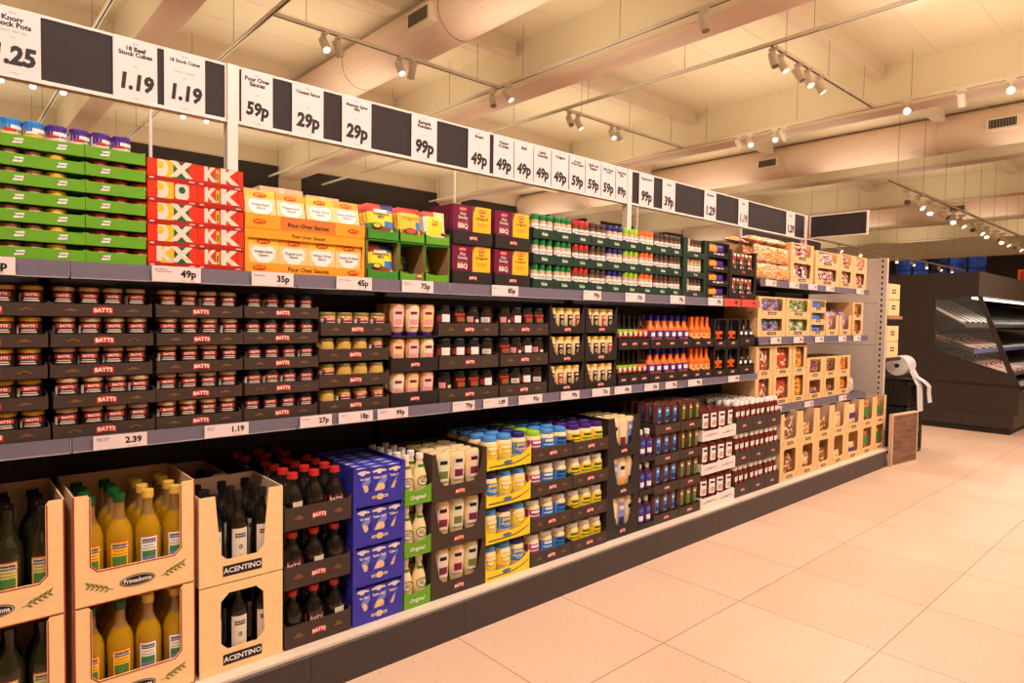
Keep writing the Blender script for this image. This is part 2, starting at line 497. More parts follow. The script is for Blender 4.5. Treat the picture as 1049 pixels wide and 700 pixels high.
J_CREAM = [jar_proto('mayonnaise_jar', 0.028, 0.12, MAYO, LIDGOLD, None, extra=curry_label(k), lidh=0.12, cat='jar') for k in (LABBLK, REDEDGE)]

def mayo_label(m, m2, dark=None):
    def f(la, r, h):
        fr = cyl(r)
        curved(la, fr, -r * 1.5, r * 1.5, h * .32, h * .70, m, 0.0005, 8)
        curved(la, fr, -r * .6, r * .6, h * .58, h * .66, m2)
        curved(la, fr, -r * .75, r * .75, h * .46, h * .50, m2)
        if dark: la.disc(fr, 0, h * .52, r * .6, h * .12, dark, 0.0013, n=10); la.disc(fr, 0, h * .52, r * .5, h * .08, m, 0.0017, n=10)
    return f
def mayo(lid, m, m2, dark=None, r=0.0405, h=0.135):
    return jar_proto('mayonnaise_jar', r, h, MAYO, lid, None, extra=mayo_label(m, m2, dark), lidh=0.16, lidr=0.86)
MAY_G = mayo(LIDLIME, MAGENTA, WHITE); MAY_B = mayo(LIDBLUE, SKYB, WHITE); MAY_B2 = mayo(LIDBLUE, SKYB, NAVY)
MAY_W1 = mayo(LIDWHITE, MAGENTA, WHITE); MAY_W2 = mayo(LIDWHITE, SKYB, WHITE); MAY_W3 = mayo(LIDWHITE, SKYB, NAVY)
MAY_Y = mayo(LIDVIOLET, BYELL, GREENX); MAY_YW = mayo(LIDWHITE, BYELL, GREENX)
HEL_1 = mayo(LIDBLUE, BYELL, WHITE, NAVY, 0.04, 0.14); HEL_2 = mayo(LIDNAVY, SKYB, YELL, WHITE, 0.04, 0.14); HEL_3 = mayo(LIDBLUE, BYELL, WHITE, SKYB, 0.04, 0.14)

def bottle_proto(name, r, h, body, cap, prof, caph=0.1, capr=0.4, extra=None, cat='bottle', pw=2.0, sy=1.0, n=16, neck=None):
    mb = MB(); mb.lathe([(a * r, b * h) for a, b in prof], body, n, pw=pw, sy=sy)
    cb = MB(); cb.lathe([(capr * r, h * (1 - caph)), (capr * r, h * 0.995), (capr * r * 0.9, h)], cap, n, sy=1.0)
    ps = [('cap', cb)]
    la = MB()
    if neck: la.lathe([(neck[1] * r, neck[2] * h), (neck[3] * r, neck[4] * h)], neck[0], n, cap=False, sy=sy)
    if extra: extra(la, r, h)
    if la.f: ps.append(('label', la))
    return Proto(name, cat, mb, ps)

P_OIL = [(0.9, 0), (1, .02), (1, .58), (.96, .63), (.8, .69), (.55, .75), (.40, .80), (.36, .93)]
def oil_label(bg, plain=False):
    def f(la, r, h):
        fr = cyl(r * 1.0)
        if bg is WHITE or bg is YELL: la.lathe([(.57 * r, .75 * h), (.41 * r, .80 * h), (.38 * r, .93 * h)], OILNECK, 16, cap=False)
        curved(la, fr, -r * .66, r * .66, h * .22, h * .55, REDB if bg is not WHITE else FOODR, 0.0008)
        curved(la, fr, -r * .61, r * .61, h * .23, h * .54, bg, 0.0012)
        curved(la, fr, -r * .5, r * .5, h * .48, h * .52, NAVY, 0.0016)
        la.text(fr, 'Primadonna', 0, h * .50, h * .032, WHITE, 0.002, bold=0.01)
        curved(la, fr, -r * .5, r * .5, h * .34, h * .40, MIDGREEN, 0.0016)
        curved(la, fr, -r * .5, r * .5, h * .27, h * .34, LBLUE if bg is WHITE else OLIVE, 0.0016)
        la.disc(fr, r * .2, h * .30, r * .22, h * .03, FOODR, 0.002, n=8)
        curved(la, fr, -r * .5, r * .5, h * .42, h * .425, INK, 0.0016); curved(la, fr, -r * .4, r * .4, h * .45, h * .455, INK, 0.0016)
    return f
OIL_G = bottle_proto('oil_bottle', 0.0355, 0.295, OIL, LIDDGREEN, P_OIL, 0.08, 0.46, oil_label(YELL))
OIL_Y = bottle_proto('oil_bottle', 0.0355, 0.295, OIL, LIDGOLD, P_OIL, 0.08, 0.46, oil_label(WHITE))
OIL_D = bottle_proto('oil_bottle', 0.0355, 0.295, GLASSGR, GLASSDK, P_OIL, 0.08, 0.46, oil_label(mat('pale_olive_label', (205, 200, 120), 0.5)))
P_BALS = [(0.9, 0), (1, .02), (1, .62), (.92, .68), (.5, .76), (.38, .80), (.36, .94)]
def bals_label(la, r, h):
    fr = cyl(r)
    curved(la, fr, -r * .8, r * .7, h * .14, h * .58, OFFW, 0.001, 6)
    curved(la, fr, -r * .5, r * .5, h * .47, h * .52, INK, 0.0014)
    la.text(fr, 'ACENTINO', 0, h * .495, h * .03, WHITE, 0.0018, bold=0.01)
    la.disc(fr, 0, h * .36, r * .2, h * .03, MIDGREEN, 0.0014, n=8)
    la.disc(fr, 0, h * .26, r * .14, h * .02, YELL, 0.0014, n=8)
    curved(la, fr, -r * .35, r * .35, h * .19, h * .22, OLIVE, 0.0014)
BALS = bottle_proto('vinegar_bottle', 0.033, 0.275, GLASSDK, LIDBLACK, P_BALS, 0.1, 0.45, bals_label)
P_SOY = [(0.9, 0), (1, .02), (1, .5), (.95, .58), (.6, .72), (.4, .80), (.38, .9)]
def soy_label(kind):
    def f(la, r, h):
        fr = cyl(r)
        if kind == 0:
            curved(la, fr, -r * 1.2, r * 1.2, h * .2, h * .48, GLASSGR, 0.0006)
        elif kind == 1:
            curved(la, fr, -r * 1.2, r * 1.2, h * .2, h * .48, REDEDGE, 0.0006); la.text(fr, 'BATTS', 0, h * .4, h * .09, WHITE, 0.0012)
            curved(la, fr, -r * .7, r * .7, h * .24, h * .32, OFFW, 0.0012)
        else:
            curved(la, fr, -r * .2, r * .9, h * .18, h * .48, OFFW, 0.0006); curved(la, fr, 0, r * .7, h * .22, h * .36, GREYP, 0.0012)
    return f
SOY = [bottle_proto('vinegar_bottle', 0.0375, 0.185, GLASSDK, LIDRED, P_SOY, 0.11, 0.5, soy_label(k)) for k in range(3)]

P_GLSC = [(.9, 0), (1, .02), (1, .46), (.93, .56), (.66, .70), (.44, .82), (.42, .88)]
def cream_label(la, r, h):
    fr = cyl(r)
    la.disc(fr, 0, h * .44, r * .8, h * .11, GREENX, 0.002, n=12); la.disc(fr, 0, h * .44, r * .62, h * .075, OFFW, 0.0026, n=12)
    la.text(fr, 'Salad\nCream', 0, h * .44, h * .05, GREENX, 0.003, bold=0.02)
    curved(la, cyl(r * .62), -r * .5, r * .5, h * .72, h * .78, MIDGREEN, 0.002)
SALCREAM = bottle_proto('salad_cream_bottle', 0.0305, 0.19, MAYO, LIDWHITE, P_GLSC, 0.12, 0.5, cream_label)

P_SQZ = [(.8, 0), (.9, .03), (.85, .2), (.95, .45), (1, .8), (.9, .93), (.4, .97)]
def squeeze(name, r, h, body, cap, cols, lab_h=(.2, .75), topcap=False, sy=0.62, logo=None):
    mb = MB()
    if topcap: prof = [(.92, 0), (1, .03), (1, .5), (.9, .7), (.6, .82), (.45, .86)]
    else: prof = [(.62, .12), (.8, .2), (.86, .4), (1, .8), (.96, .94), (.8, 1.0)]
    mb.lathe([(a * r, b * h) for a, b in prof], body, 14, sy=sy)
    cb = MB()
    if topcap: cb.lathe([(.48 * r, .84 * h), (.5 * r, .99 * h), (.42 * r, h)], cap, 12)
    else: cb.lathe([(.66 * r, 0), (.66 * r, .13 * h), (.55 * r, .14 * h)], cap, 14, sy=sy)
    la = MB()
    yy = -r * sy
    fr = lambda u, v, w: (u, yy * math.sqrt(max(0, 1 - (u / r) ** 2)) * (0.98 if v < .5 * h else 1.0) - w - 0.0015, v)
    v0, v1 = lab_h[0] * h, lab_h[1] * h
    lw = .62 if cols[0] not in (SKYB, OLIVE) else .38
    curved(la, fr, -lw * r, lw * r, v0, v1, cols[0], 0.0004, 4)
    if len(cols) > 1: curved(la, fr, -.8 * lw * r, .8 * lw * r, v0 + .12 * (v1 - v0), v0 + .42 * (v1 - v0), cols[1], 0.001, 4)
    if len(cols) > 2: curved(la, fr, -.7 * lw * r, .7 * lw * r, v0 + .7 * (v1 - v0), v0 + .85 * (v1 - v0), cols[2], 0.001, 4)
    if logo: la.disc(fr, 0, v0 + .3 * (v1 - v0), .3 * r, .18 * (v1 - v0), logo, 0.0016, n=10)
    return Proto(name, 'bottle', mb, [('cap', cb), ('label', la)])
SQ_CREAM = [squeeze('dressing_bottle', 0.0385, 0.186, MAYO, LIDWHITE, [c, d, INK], (.38, .92), sy=.55) for c, d in ((OFFW, PURP), (mat('blush_label', (236, 200, 180), 0.5), PURP), (mat('mint_label', (215, 220, 190), 0.5), OLIVE))]
SQ_MID = [squeeze('dressing_bottle', 0.034, 0.13, b, LIDVIOLET, [c, PINK, PURP], (.3, .85)) for b, c in ((MAYO, OFFW), (MAYOP, PEACH), (MAYOP, mat('pale_pink_label', (235, 195, 190), 0.5)))]
SQ_KET = squeeze('ketchup_bottle', 0.043, 0.185, KETCH, LIDWHITE, [WHITE, OFFW, INK], (.40, .88), sy=.68, logo=REDB)
def ket_big():
    r, h = .0285, .195
    mb = MB().lathe([(.92 * r, 0), (r, .02 * h), (r, .72 * h), (.9 * r, .8 * h), (.72 * r, .86 * h)], KETCH, 14)
    cb = MB().lathe([(.80 * r, .86 * h), (.82 * r, .985 * h), (.74 * r, h)], LIDWHITE, 14)
    la = MB(); fr = cyl(r)
    curved(la, fr, -r * .6, -r * .1, h * .5, h * .66, WHITE); curved(la, fr, 0, r * .7, h * .52, h * .68, WHITE); curved(la, fr, -r * .5, r * .5, h * .44, h * .48, FOODR)
    return Proto('ketchup_bottle', 'bottle', mb, [('cap', cb), ('label', la)])
SQ_BKET = ket_big()
SQ_BBQ = squeeze('barbecue_sauce_bottle', 0.036, 0.165, BBQ, LIDBLACK, [SKYB, NAVY, OFFW], (.36, .88))
SQ_BRN = squeeze('brown_sauce_bottle', 0.034, 0.165, BBQ, LIDBLACK, [OLIVE, MIDGREEN, OFFW], (.36, .88))
SQ_PLUM = squeeze('plum_sauce_bottle', 0.032, 0.17, PLUM, LIDWHITE, [VIOLET, WHITE, SKYB], (.2, .7), topcap=True, sy=.9)
SQ_STRIPE = [squeeze('dressing_bottle', 0.036, 0.2, MAYO, LIDWHITE, [c, d, e], (.2, .88)) for c, d, e in ((MAYO, PURP, OFFW), (LBLUE, NAVY, OFFW), (OFFW, ORANGE, INK))]
P_SLIM = [(.92, 0), (1, .02), (1, .52), (.92, .58), (.48, .70), (.38, .9)]
def slim(name, r, h, body, cap, collar, cols, labr=(.1, .4), caph=.1):
    def ex(la, r, h):
        fr = cyl(r)
        if cols: curved(la, fr, -r * 1.1, r * 1.1, h * labr[0], h * labr[1], cols[0], 0.0006, 5)
        if len(cols) > 1: curved(la, fr, -r * .5, r * .5, h * (labr[0] + .05), h * (labr[0] + .17), cols[1], 0.0012, 3)
    return bottle_proto(name, r, h, body, cap, P_SLIM, caph, .42, ex, n=12, neck=(collar, 1.03, .47, .97, .58) if collar else None)
SL_LIME = slim('curry_sauce_bottle', .0205, .185, GLASSDK, LIDBLACK, LIDLIME, [REDEDGE, OFFW], (.34, .46))
SL_ORNG = slim('curry_sauce_bottle', .0205, .185, GLASSDK, LIDBLACK, LIDORANGE, [REDEDGE, OFFW], (.34, .46))
SL_BLUE = slim('sweet_chilli_bottle', .031, .19, ORSAUCE, LIDNAVY, None, [VIOLET, WHITE], (.30, .52), .34)
SL_PALE = slim('piri_piri_bottle', .0265, .185, ORSAUCE, LIDORANGE, None, [PEACH, ORANGED], (.28, .46), .10)
SL_DARK = slim('soy_sauce_bottle', .03, .17, GLASSDK, LIDBLACK, None, [LIDORANGE, INK], (.30, .58))
SL_DOTS = slim('soy_sauce_bottle', .026, .17, GLASSDK, LIDBLACK, None, [BLACKC, WHITE], (.36, .56))

def spice(cap, body):
    def ex(la, r, h):
        fr = cyl(r); curved(la, fr, -r * 1.3, r * 1.0, h * .36, h * .60, WHITE, 0.0006, 4)
        curved(la, fr, -r * .6, r * .6, h * .45, h * .49, GREENX, 0.001, 2)
    return jar_proto('spice_jar', 0.0195, 0.112, body, cap, None, extra=ex, lidh=0.24, lidr=0.97, parts=False, n=10)
SP = {k: spice(c, b) for k, c, b in (('green', LIDGREEN, SPICEPALE), ('red', LIDRED, SPICEBR), ('brown', LIDSPICE, SPICEBR), ('blue', LIDNAVY, SPICEPALE),
      ('lime', LIDLIME, SPICEPALE), ('orange', LIDORANGE, SPICEPALE), ('dark brown', LIDSPICE, SPICEBR), ('beige', LIDBEIGE, SPICEPALE))}

def pouch_proto(name, w, h, t, paint, cat='pouch', nx=8, nz=12, parts=()):
    """sealed bag, bottom edge on z=0, painted cell by cell"""
    mb = MB(); base = 0
    def p(i, j, s):
        u = -1 + 2 * i / nx; v = j / nz
        edge = (1 - abs(u) ** 4) * (math.sin(math.pi * min(1, max(0, v))) ** 0.45)
        crimp = 1 - 0.05 * math.sin(math.pi * v)
        return (u * w / 2 * crimp, s * (0.001 + t / 2 * edge) , v * h)
    for s in (-1, 1):
        for j in range(nz):
            for i in range(nx):
                c = paint((i + .5) / nx * 2 - 1, (j + .5) / nz)
                q = [p(i, j, s), p(i + 1, j, s), p(i + 1, j + 1, s), p(i, j + 1, s)]
                mb.face(q if s < 0 else q[::-1], c)
    for j in range(nz):
        for i in (0, nx): mb.face([p(i, j, -1), p(i, j + 1, -1), p(i, j + 1, 1), p(i, j, 1)], paint(-1 if i == 0 else 1, j / nz))
    for i in range(nx): mb.face([p(i, 0, -1), p(i + 1, 0, -1), p(i + 1, 0, 1), p(i, 0, 1)], paint(0, 0)); mb.face([p(i, nz, -1), p(i + 1, nz, -1), p(i + 1, nz, 1), p(i, nz, 1)], paint(0, 1))
    return Proto(name, cat, mb, parts, smooth=50)
def rnd_paint(cols, seed, band=None, top=None):
    R = random.Random(seed)
    def f(u, v):
        if top is not None and v > 0.86: return top
        if band and band[1] < v < band[2] and abs(u) < .95: return band[0]
        return R.choice(cols)
    return f
def spice_paint(u, v):
    if v > .84: return NAVY if u > -.1 else REDB
    if v > .72: return LBLUE if u > .4 else (REDB if u < -.5 else WHITE)
    if v < .36 and ((u - .05) ** 2 * 1.2 + ((v - .2) * 3) ** 2) < .55: return FOODB if v > .2 else YELL
    if u > .35 and .25 < v < .5: return SKYB
    if v < .4 and u < -.6: return MIDGREEN
    return BYELL
def spice_paint2(u, v):
    if v > .8: return REDB if u < .3 else OXODARK
    if .55 < v < .62 and abs(u) < .7: return LIDORANGE
    if v < .3 and abs(u) < .7: return FOODR if (int(u * 10) + int(v * 20)) % 2 else FOODB
    if u > .45 and .3 < v < .55: return SKYB
    return YELL
def spice_paint3(u, v):
    if v > .82: return FOODR if u < 0 else PEACH
    if v < .25: return NUTL
    if u > .4 and .15 < v < .35: return NAVY
    return BYELL if abs(u) + abs(v - .5) < .9 else OFFW
PO_NACHO = pouch_proto('seasoning_sachet', 0.115, 0.135, 0.022, spice_paint, parts=[('print', MB().text(front(-.0135), 'Guacamole\nMIX', 0, .088, .016, NAVY, 0.0, bold=.02).disc(front(-.0135), -.02, .045, .022, .012, INK, 0).disc(front(-.0135), -.02, .046, .016, .008, YELL, 0.001))], cat='sachet')
PO_CHILI = pouch_proto('seasoning_sachet', 0.106, 0.135, 0.022, spice_paint2, parts=[('print', MB().text(front(-.0135), 'Chilli Con Carne\nMIX', 0, .088, .012, REDB, 0.0, bold=.02).disc(front(-.0135), 0, .035, .03, .016, INK, 0).disc(front(-.0135), 0, .037, .024, .011, FOODR, 0.001))], cat='sachet')
PO_TACO = pouch_proto('seasoning_sachet', 0.108, 0.135, 0.022, spice_paint3, parts=[('print', MB().text(front(-.0135), 'Taco\nMIX', 0, .085, .016, REDB, 0.0, bold=.02))], cat='sachet')

# pour-over sachet: thin envelope
def sauce_sachet(seed, title):
    mb = MB(); w, h, t = .105, .12, .008
    mb.box(-w / 2, w / 2, 0, t, 0, h, PEACH)
    fr = front(0)
    mb.rect(fr, -w / 2, w / 2, h * .78, h, ORANGE if seed % 2 else YELL)
    mb.rect(fr, -w / 2, w / 2, 0, h * .22, FOODR if seed != 2 else NUTD)
    mb.disc(fr, -.03, h * .12, .018, .008, NUTL, .001); mb.disc(fr, .03, h * .14, .014, .008, MIDGREEN, .001)
    heart = [(0, h * .12), (.038, h * .42), (.042, h * .6), (.03, h * .72), (0, h * .70), (-.03, h * .72), (-.042, h * .6), (-.038, h * .42)]
    mb.poly(fr, heart, WHITE, .0014)
    pr = MB(); pr.disc(fr, 0, h * .86, .024, .009, REDB, .0012); pr.text(fr, 'BATTS', 0, h * .86, .011, YELL, .002)
    pr.text(fr, title, 0, h * .52, .0135, INK, .002, bold=.01)
    return Proto('sauce_sachet', 'sachet', mb, [('print', pr)], smooth=0)
SACH = [sauce_sachet(i, t) for i, t in enumerate(('Hollandaise\nSauce', 'Peppercorn\nSauce', 'White Wine\nSauce', 'Garlic & Herb\nSauce'))]

# helper: rows of one product in a container
def fill(xc, yf, zb, w, cols, rows, pick, desc, where, tier, group, r, y0=0.012, dy=None, jit=0.0015, rot=0.12, n_from=1):
    pitch = w / cols; dy = dy or pitch
    for rr in range(rows):
        for c in range(cols):
            P, d = pick(c, rr)
            d = d or desc
            x = xc - w / 2 + pitch * (c + .5) + random.uniform(-jit, jit); y = yf + y0 + r + rr * dy
            lab = f"{ORD[c]} {d}{ROWP[rr]}, {tier} tier, {where}"
            P.put((x, y, zb), lab, group, random.uniform(-rot, rot) - .12)

# ================================================================== THE SETTING
X0, X1, Y0, Y1, ZC = -5.0, 32.0, -7.0, 14.0, 4.85
structure('floor', MB().box(X0, X1, Y0, Y1, -0.1, 0, FLOOR))
mb = MB().box(X0, X1, Y0, Y1, ZC, ZC + 0.1, CEIL)
structure('ceiling', mb)
mb = MB()
for i in range(30):                      # thin panel joints of the ceiling lining
    y = -6.4 + i * 0.7
    mb.box(X0, X1, y, y + 0.008, ZC - 0.003, ZC, BEAMP)
structure('trim_1', mb)
BEAMS = [(-2.2, -1.95), (1.71, 1.95), (5.7, 6.03), (9.85, 10.15), (14.0, 14.3), (18.1, 18.4), (22.2, 22.5), (26.3, 26.6)]
for i, (a, b) in enumerate(BEAMS):
    mb = MB().box(a, b, Y0, Y1, 4.262, ZC, CEIL)
    mb.box(a - 0.03, b + 0.03, Y0, Y1, 4.25, 4.262, BEAMP)
    structure('beam_%d' % (i + 1), mb)
k = 0
for (a, b) in ((-1.9, 1.66), (2.0, 3.9), (4.62, 5.65), (6.08, 9.8), (10.2, 12.6), (13.3, 13.95), (14.35, 18.05), (18.45, 21.0)):
    for y in (-2.5, 0.45, 3.4, 6.35, 9.3, 12.25):
        k += 1
        mb = MB().box(a, b, y - .06, y + 0.06, 4.68, ZC, BEAMM).box(a, b, y - 0.08, y + 0.08, 4.67, 4.68, BEAMM)
        structure('beam_%d' % (len(BEAMS) + k), mb)
# walls
mb = MB().box(X0, X1, Y1, Y1 + 0.1, 0, ZC, WALLP)
structure('wall_back', mb)
mb = MB()
for a, b in ((X0, 5.67), (6.2, 9.93), (10.67, 15.7), (16.4, 24.0)):
    mb.box(a, b, Y1 - 0.03, Y1, 2.4, 4.5, WALLD)
structure('wall_back_band', mb)
structure('wall_left', MB().box(X0 - 0.1, X0, Y0, Y1, 0, ZC, WALLP))
structure('wall_front', MB().box(X0, X1, Y0 - 0.1, Y0, 0, ZC, WALLP))
# far wall with a band of windows onto the evening
WZ0, WZ1 = 3.0, 4.08
mb = MB().box(X1, X1 + 0.15, Y0, Y1, 0, WZ0, WALLD).box(X1, X1 + 0.15, Y0, 6.8, WZ0, WZ1, WALLD).box(X1, X1 + 0.15, 10.2, Y1, WZ0, WZ1, WALLD).box(X1, X1 + 0.15, Y0, Y1, WZ1, ZC, WALLP)
for i in range(16): mb.box(X1 - .03, X1, -4 + i * .7, -3.95 + i * .7, WZ0, WZ1, BOARD)
structure('wall_right', mb)
mb = MB()
for i in range(6):
    y = 6.8 + i * (3.4 / 5)
    mb.box(X1 + 0.02, X1 + 0.12, y - 0.03, y + 0.03, WZ0, WZ1, WALLD)
mb.box(X1 + 0.02, X1 + 0.12, 6.8, 10.2, 3.6, 3.63, WALLD)
wf = structure('window_1', mb)
structure('window_1_glazing', MB().box(X1 + 0.06, X1 + 0.07, 6.8, 10.2, WZ0, WZ1, GLASS), wf)

# ------------------------------------------------------------------ air ducts
def duct(xc, yl, r, z, vents, label, yend=None):
    e = empty('air_duct', (xc, 0, z), label, 'duct', 'round ceiling ducts')
    mb = MB(); n = 28
    yend = yend or Y1 - .04
    ys = [Y0 + 0.02 + i * (yend - Y0 - .02) / 8 for i in range(9)]
    base = 0
    for j in range(8):
        for (a, b, rr) in ((ys[j], ys[j + 1] - .02, r), (ys[j + 1] - .02, ys[j + 1], r * 1.02)):
            for i in range(n):
                t0, t1 = 2 * math.pi * i / n, 2 * math.pi * (i + 1) / n
                mb.face([(rr * math.cos(t0), a, rr * math.sin(t0)), (rr * math.cos(t1), a, rr * math.sin(t1)), (rr * math.cos(t1), b, rr * math.sin(t1)), (rr * math.cos(t0), b, rr * math.sin(t0))], BEAMP)
    link('pipe', mb.mesh('pipe', 30), e)
    mb = MB()
    mb.disc(lambda u, v, w: (u, yend, v), 0, 0, r, r, BEAMP, n=28)
    link('end_cap', mb.mesh('end_cap', 0), e)
    mb = MB()
    for y in (-4, -1, 2, 5, 8, 11, 13):
        if y < yend: mb.box(-0.01, 0.01, y, y + .03, r * .95, ZC - z - 0.002, BEAMM)
    link('hanger', mb.mesh('hanger', 0), e)
    for y in vents:
        g = MB(); a = math.radians(200)
        # grille box on the side that faces the aisle's near end
        g.box(-r - 0.06, -r * 0.8, y - 0.22, y + 0.22, -0.14, 0.05, BEAMM)
        q = link('grille', g.mesh('grille', 0), e)
        s = MB()
        s.box(-r - 0.066, -r - 0.061, y - 0.18, y + 0.18, -0.11, 0.02, GRILLDK)
        for t in range(9): s.box(-r - 0.072, -r - 0.066, y - 0.17 + t * 0.04, y - 0.155 + t * 0.04, -0.11, 0.02, CHROME)
        link('slat', s.mesh('slat', 0), q)
    return e
duct(4.26, 0, 0.28, 4.55, (5.95, 1.7), 'round cream air duct with square grille above the nearer shelves', 9.9)
duct(12.95, 0, 0.31, 4.53, (6.4, 2.55), 'long round air duct with small grilles beyond the header signs')
duct(21.4, 0, 0.31, 4.53, (5.2, 1.0), 'distant round air duct high above the black chiller cabinet')

# ------------------------------------------------------------------ tracks and spotlights
def track(p, q, label, zt=4.2, wires=True):
    e = empty('lighting_track', (0, 0, 0), label, 'track', 'suspended lighting tracks')
    dx, dy = abs(q[0] - p[0]), abs(q[1] - p[1])
    mb = MB()
    if dx > dy: mb.box(p[0], q[0], p[1] - .018, p[1] + .018, zt, zt + .035, WHITEMET).box(p[0], q[0], p[1] - .008, p[1] + .008, zt - .0015, zt, GRILLDK)
    else: mb.box(p[0] - .018, p[0] + .018, p[1], q[1], zt, zt + .035, WHITEMET).box(p[0] - .008, p[0] + .008, p[1], q[1], zt - .0015, zt, GRILLDK)
    link('rail', mb.mesh('rail', 0), e)
    n = int(max(dx, dy) / 1.6) + 1
    for i in range(n + 1):
        t = (i + .3) / (n + .6)
        x = p[0] + (q[0] - p[0]) * t; y = p[1] + (q[1] - p[1]) * t
        if any(abs(x - dx_) < .4 for dx_ in (4.26, 12.95, 21.4)) or any(a_ - .08 < x < b_ + .08 for a_, b_ in BEAMS): continue
        link('wire', MB().tube((x, y, zt + .035), (x, y, ZC - .001), .003, GREYP, 5).mesh('wire', 0), e)
track((1.3, 1.0), (1.3, 13.8), 'thin lighting track crossing over the stock cube signs')
track((2.5, -5.0), (2.5, 13.8), 'lighting track between the first beam and the near duct')
track((5.4, -5.0), (5.4, 13.8), 'lighting track running beside the beam, before the beam')
track((6.6, -5.0), (6.6, 13.8), 'lighting track running beside the beam, just past the beam')
track((9.5, -5.0), (9.5, 13.8), 'lighting track with two dazzling spotlights facing the aisle')
track((2.52, 6.33), (5.38, 6.33), 'short cross track with spotlights behind the grilled duct')
track((6.62, 6.33), (9.48, 6.33), 'short cross track of four spotlights over the spice signs')
track((6.62, 3.36), (9.48, 3.36), 'short cross track carrying a row of five spotlights')
track((2.52, 0.36), (5.38, 0.36), 'cross track above the aisle, before the salt shelves')
track((0.2, 9.7), (6.0, 9.7), 'far track with small spotlights seen beneath the signs', 4.155)
track((10.6, 3.5), (22.0, 3.75), 'low hanging track crowded with spotlights over the chiller', 3.42)
track((14.5, 6.5), (27.5, 6.4), 'distant low track of spotlights near the blue window', 3.2)

SPOTM = {}
def spotlight(x, y, az, el, label, zt=4.2, watt=0, glow=None, group='track spotlights', size=115, radius=.09):
    """az: compass the lens points to (0 = +y, 90 = +x), el: degrees below level"""
    a, b = math.radians(az), math.radians(el)
    d = Vector((math.sin(a) * math.cos(b), math.cos(a) * math.cos(b), -math.sin(b)))
    e = empty('spotlight', (x, y, zt), label, 'spotlight', group)
    key = (az, el, glow)
    if key not in SPOTM:
        h = MB(); c = Vector((0, 0, -0.13))
        h.tube(c - d * 0.085, c + d * 0.075, 0.043, WHITEMET, 16)
        h2 = MB(); h2.box(-.02, .02, -.05, .05, -.028, 0, WHITEMET).tube((0, 0, -.02), (0, 0, -.1), .011, WHITEMET, 8)
        l = MB(); l.tube(c + d * 0.0755, c + d * 0.0775, 0.036, LAMPGLOW if glow == 'hot' else (LAMPOFF if glow == 'off' else LAMPSOFT), 16)
        SPOTM[key] = (h.mesh('head', 35), h2.mesh('adapter', 0), l.mesh('lens', 0))
    h, h2, l = SPOTM[key]
    link('adapter', h2, e); hd = link('head', h, e); link('lens', l, hd)
    if watt:
        li = bpy.data.lights.new('spot_lamp', 'SPOT'); li.energy = watt; li.color = (1.0, 0.775, 0.665)
        li.spot_size = math.radians(size); li.spot_blend = 1.0; li.shadow_soft_size = radius
        lo = bpy.data.objects.new('spot_lamp', li); COL.objects.link(lo); lo.parent = e
        lo.location = Vector((0, 0, -0.13)) + d * 0.1
        lo.rotation_euler = d.to_track_quat('-Z', 'Y').to_euler()
    return e
W = 330
# heads in view
sl = [(3.05, 6.33, 180, 55, 'lit spotlight above the cheese sauce price card'), (3.2, 6.33, 60, 60, 'unlit looking spotlight beside the one over cheese sauce'),
      (3.95, 6.33, 180, 60, 'spotlight pointing down below the air duct grille'), (4.1, 6.33, 20, 50, 'tilted spotlight just under the duct grille'),
      (5.4, 6.45, 200, 60, 'spotlight turned down where two tracks meet'), (5.4, 6.15, 160, 55, 'bright spotlight where two tracks meet'),
      (6.72, 6.33, 200, 55, 'first spotlight on the short track over the spice cards'), (6.9, 6.33, 150, 60, 'second spotlight on the short track over the spice cards'),
      (7.65, 6.33, 200, 55, 'third spotlight on the short track over the spice cards'), (7.8, 6.33, 110, 60, 'fourth spotlight on the short track over the spice cards'),
      (5.4, 3.4, 190, 75, 'single white spotlight hanging alone near the top edge'),
      (6.68, 3.36, 200, 70, 'first head in the row of five spotlights'), (6.88, 3.36, 170, 60, 'second head in the row of five, lens lit'),
      (7.28, 3.36, 170, 60, 'third head in the row of five spotlights'), (7.52, 3.36, 200, 60, 'fourth head in the row of five spotlights'), (7.82, 3.36, 150, 60, 'last head in the row of five spotlights'),
      (9.5, 5.3, 180, 60, 'dim spotlight past the last price card'), (9.5, 5.12, 230, 40, 'lit spotlight past the last price card'),
      (9.5, 4.72, 240, 40, 'second lit spotlight past the last price card'), (9.5, 4.58, 180, 60, 'dim end spotlight of the four above the end sign'),
      (9.5, 2.35, 90, 60, 'unlit spotlight between the two dazzling lamps')]
for i, (x, y, az, el, lb) in enumerate(sl):
    spotlight(x, y, az, el, lb, watt=W * .5 if i in (2, 5, 7, 10, 12, 14) else 0, glow='off' if i in (1, 3, 4, 6, 10, 11, 13, 16, 19, 20) else None)
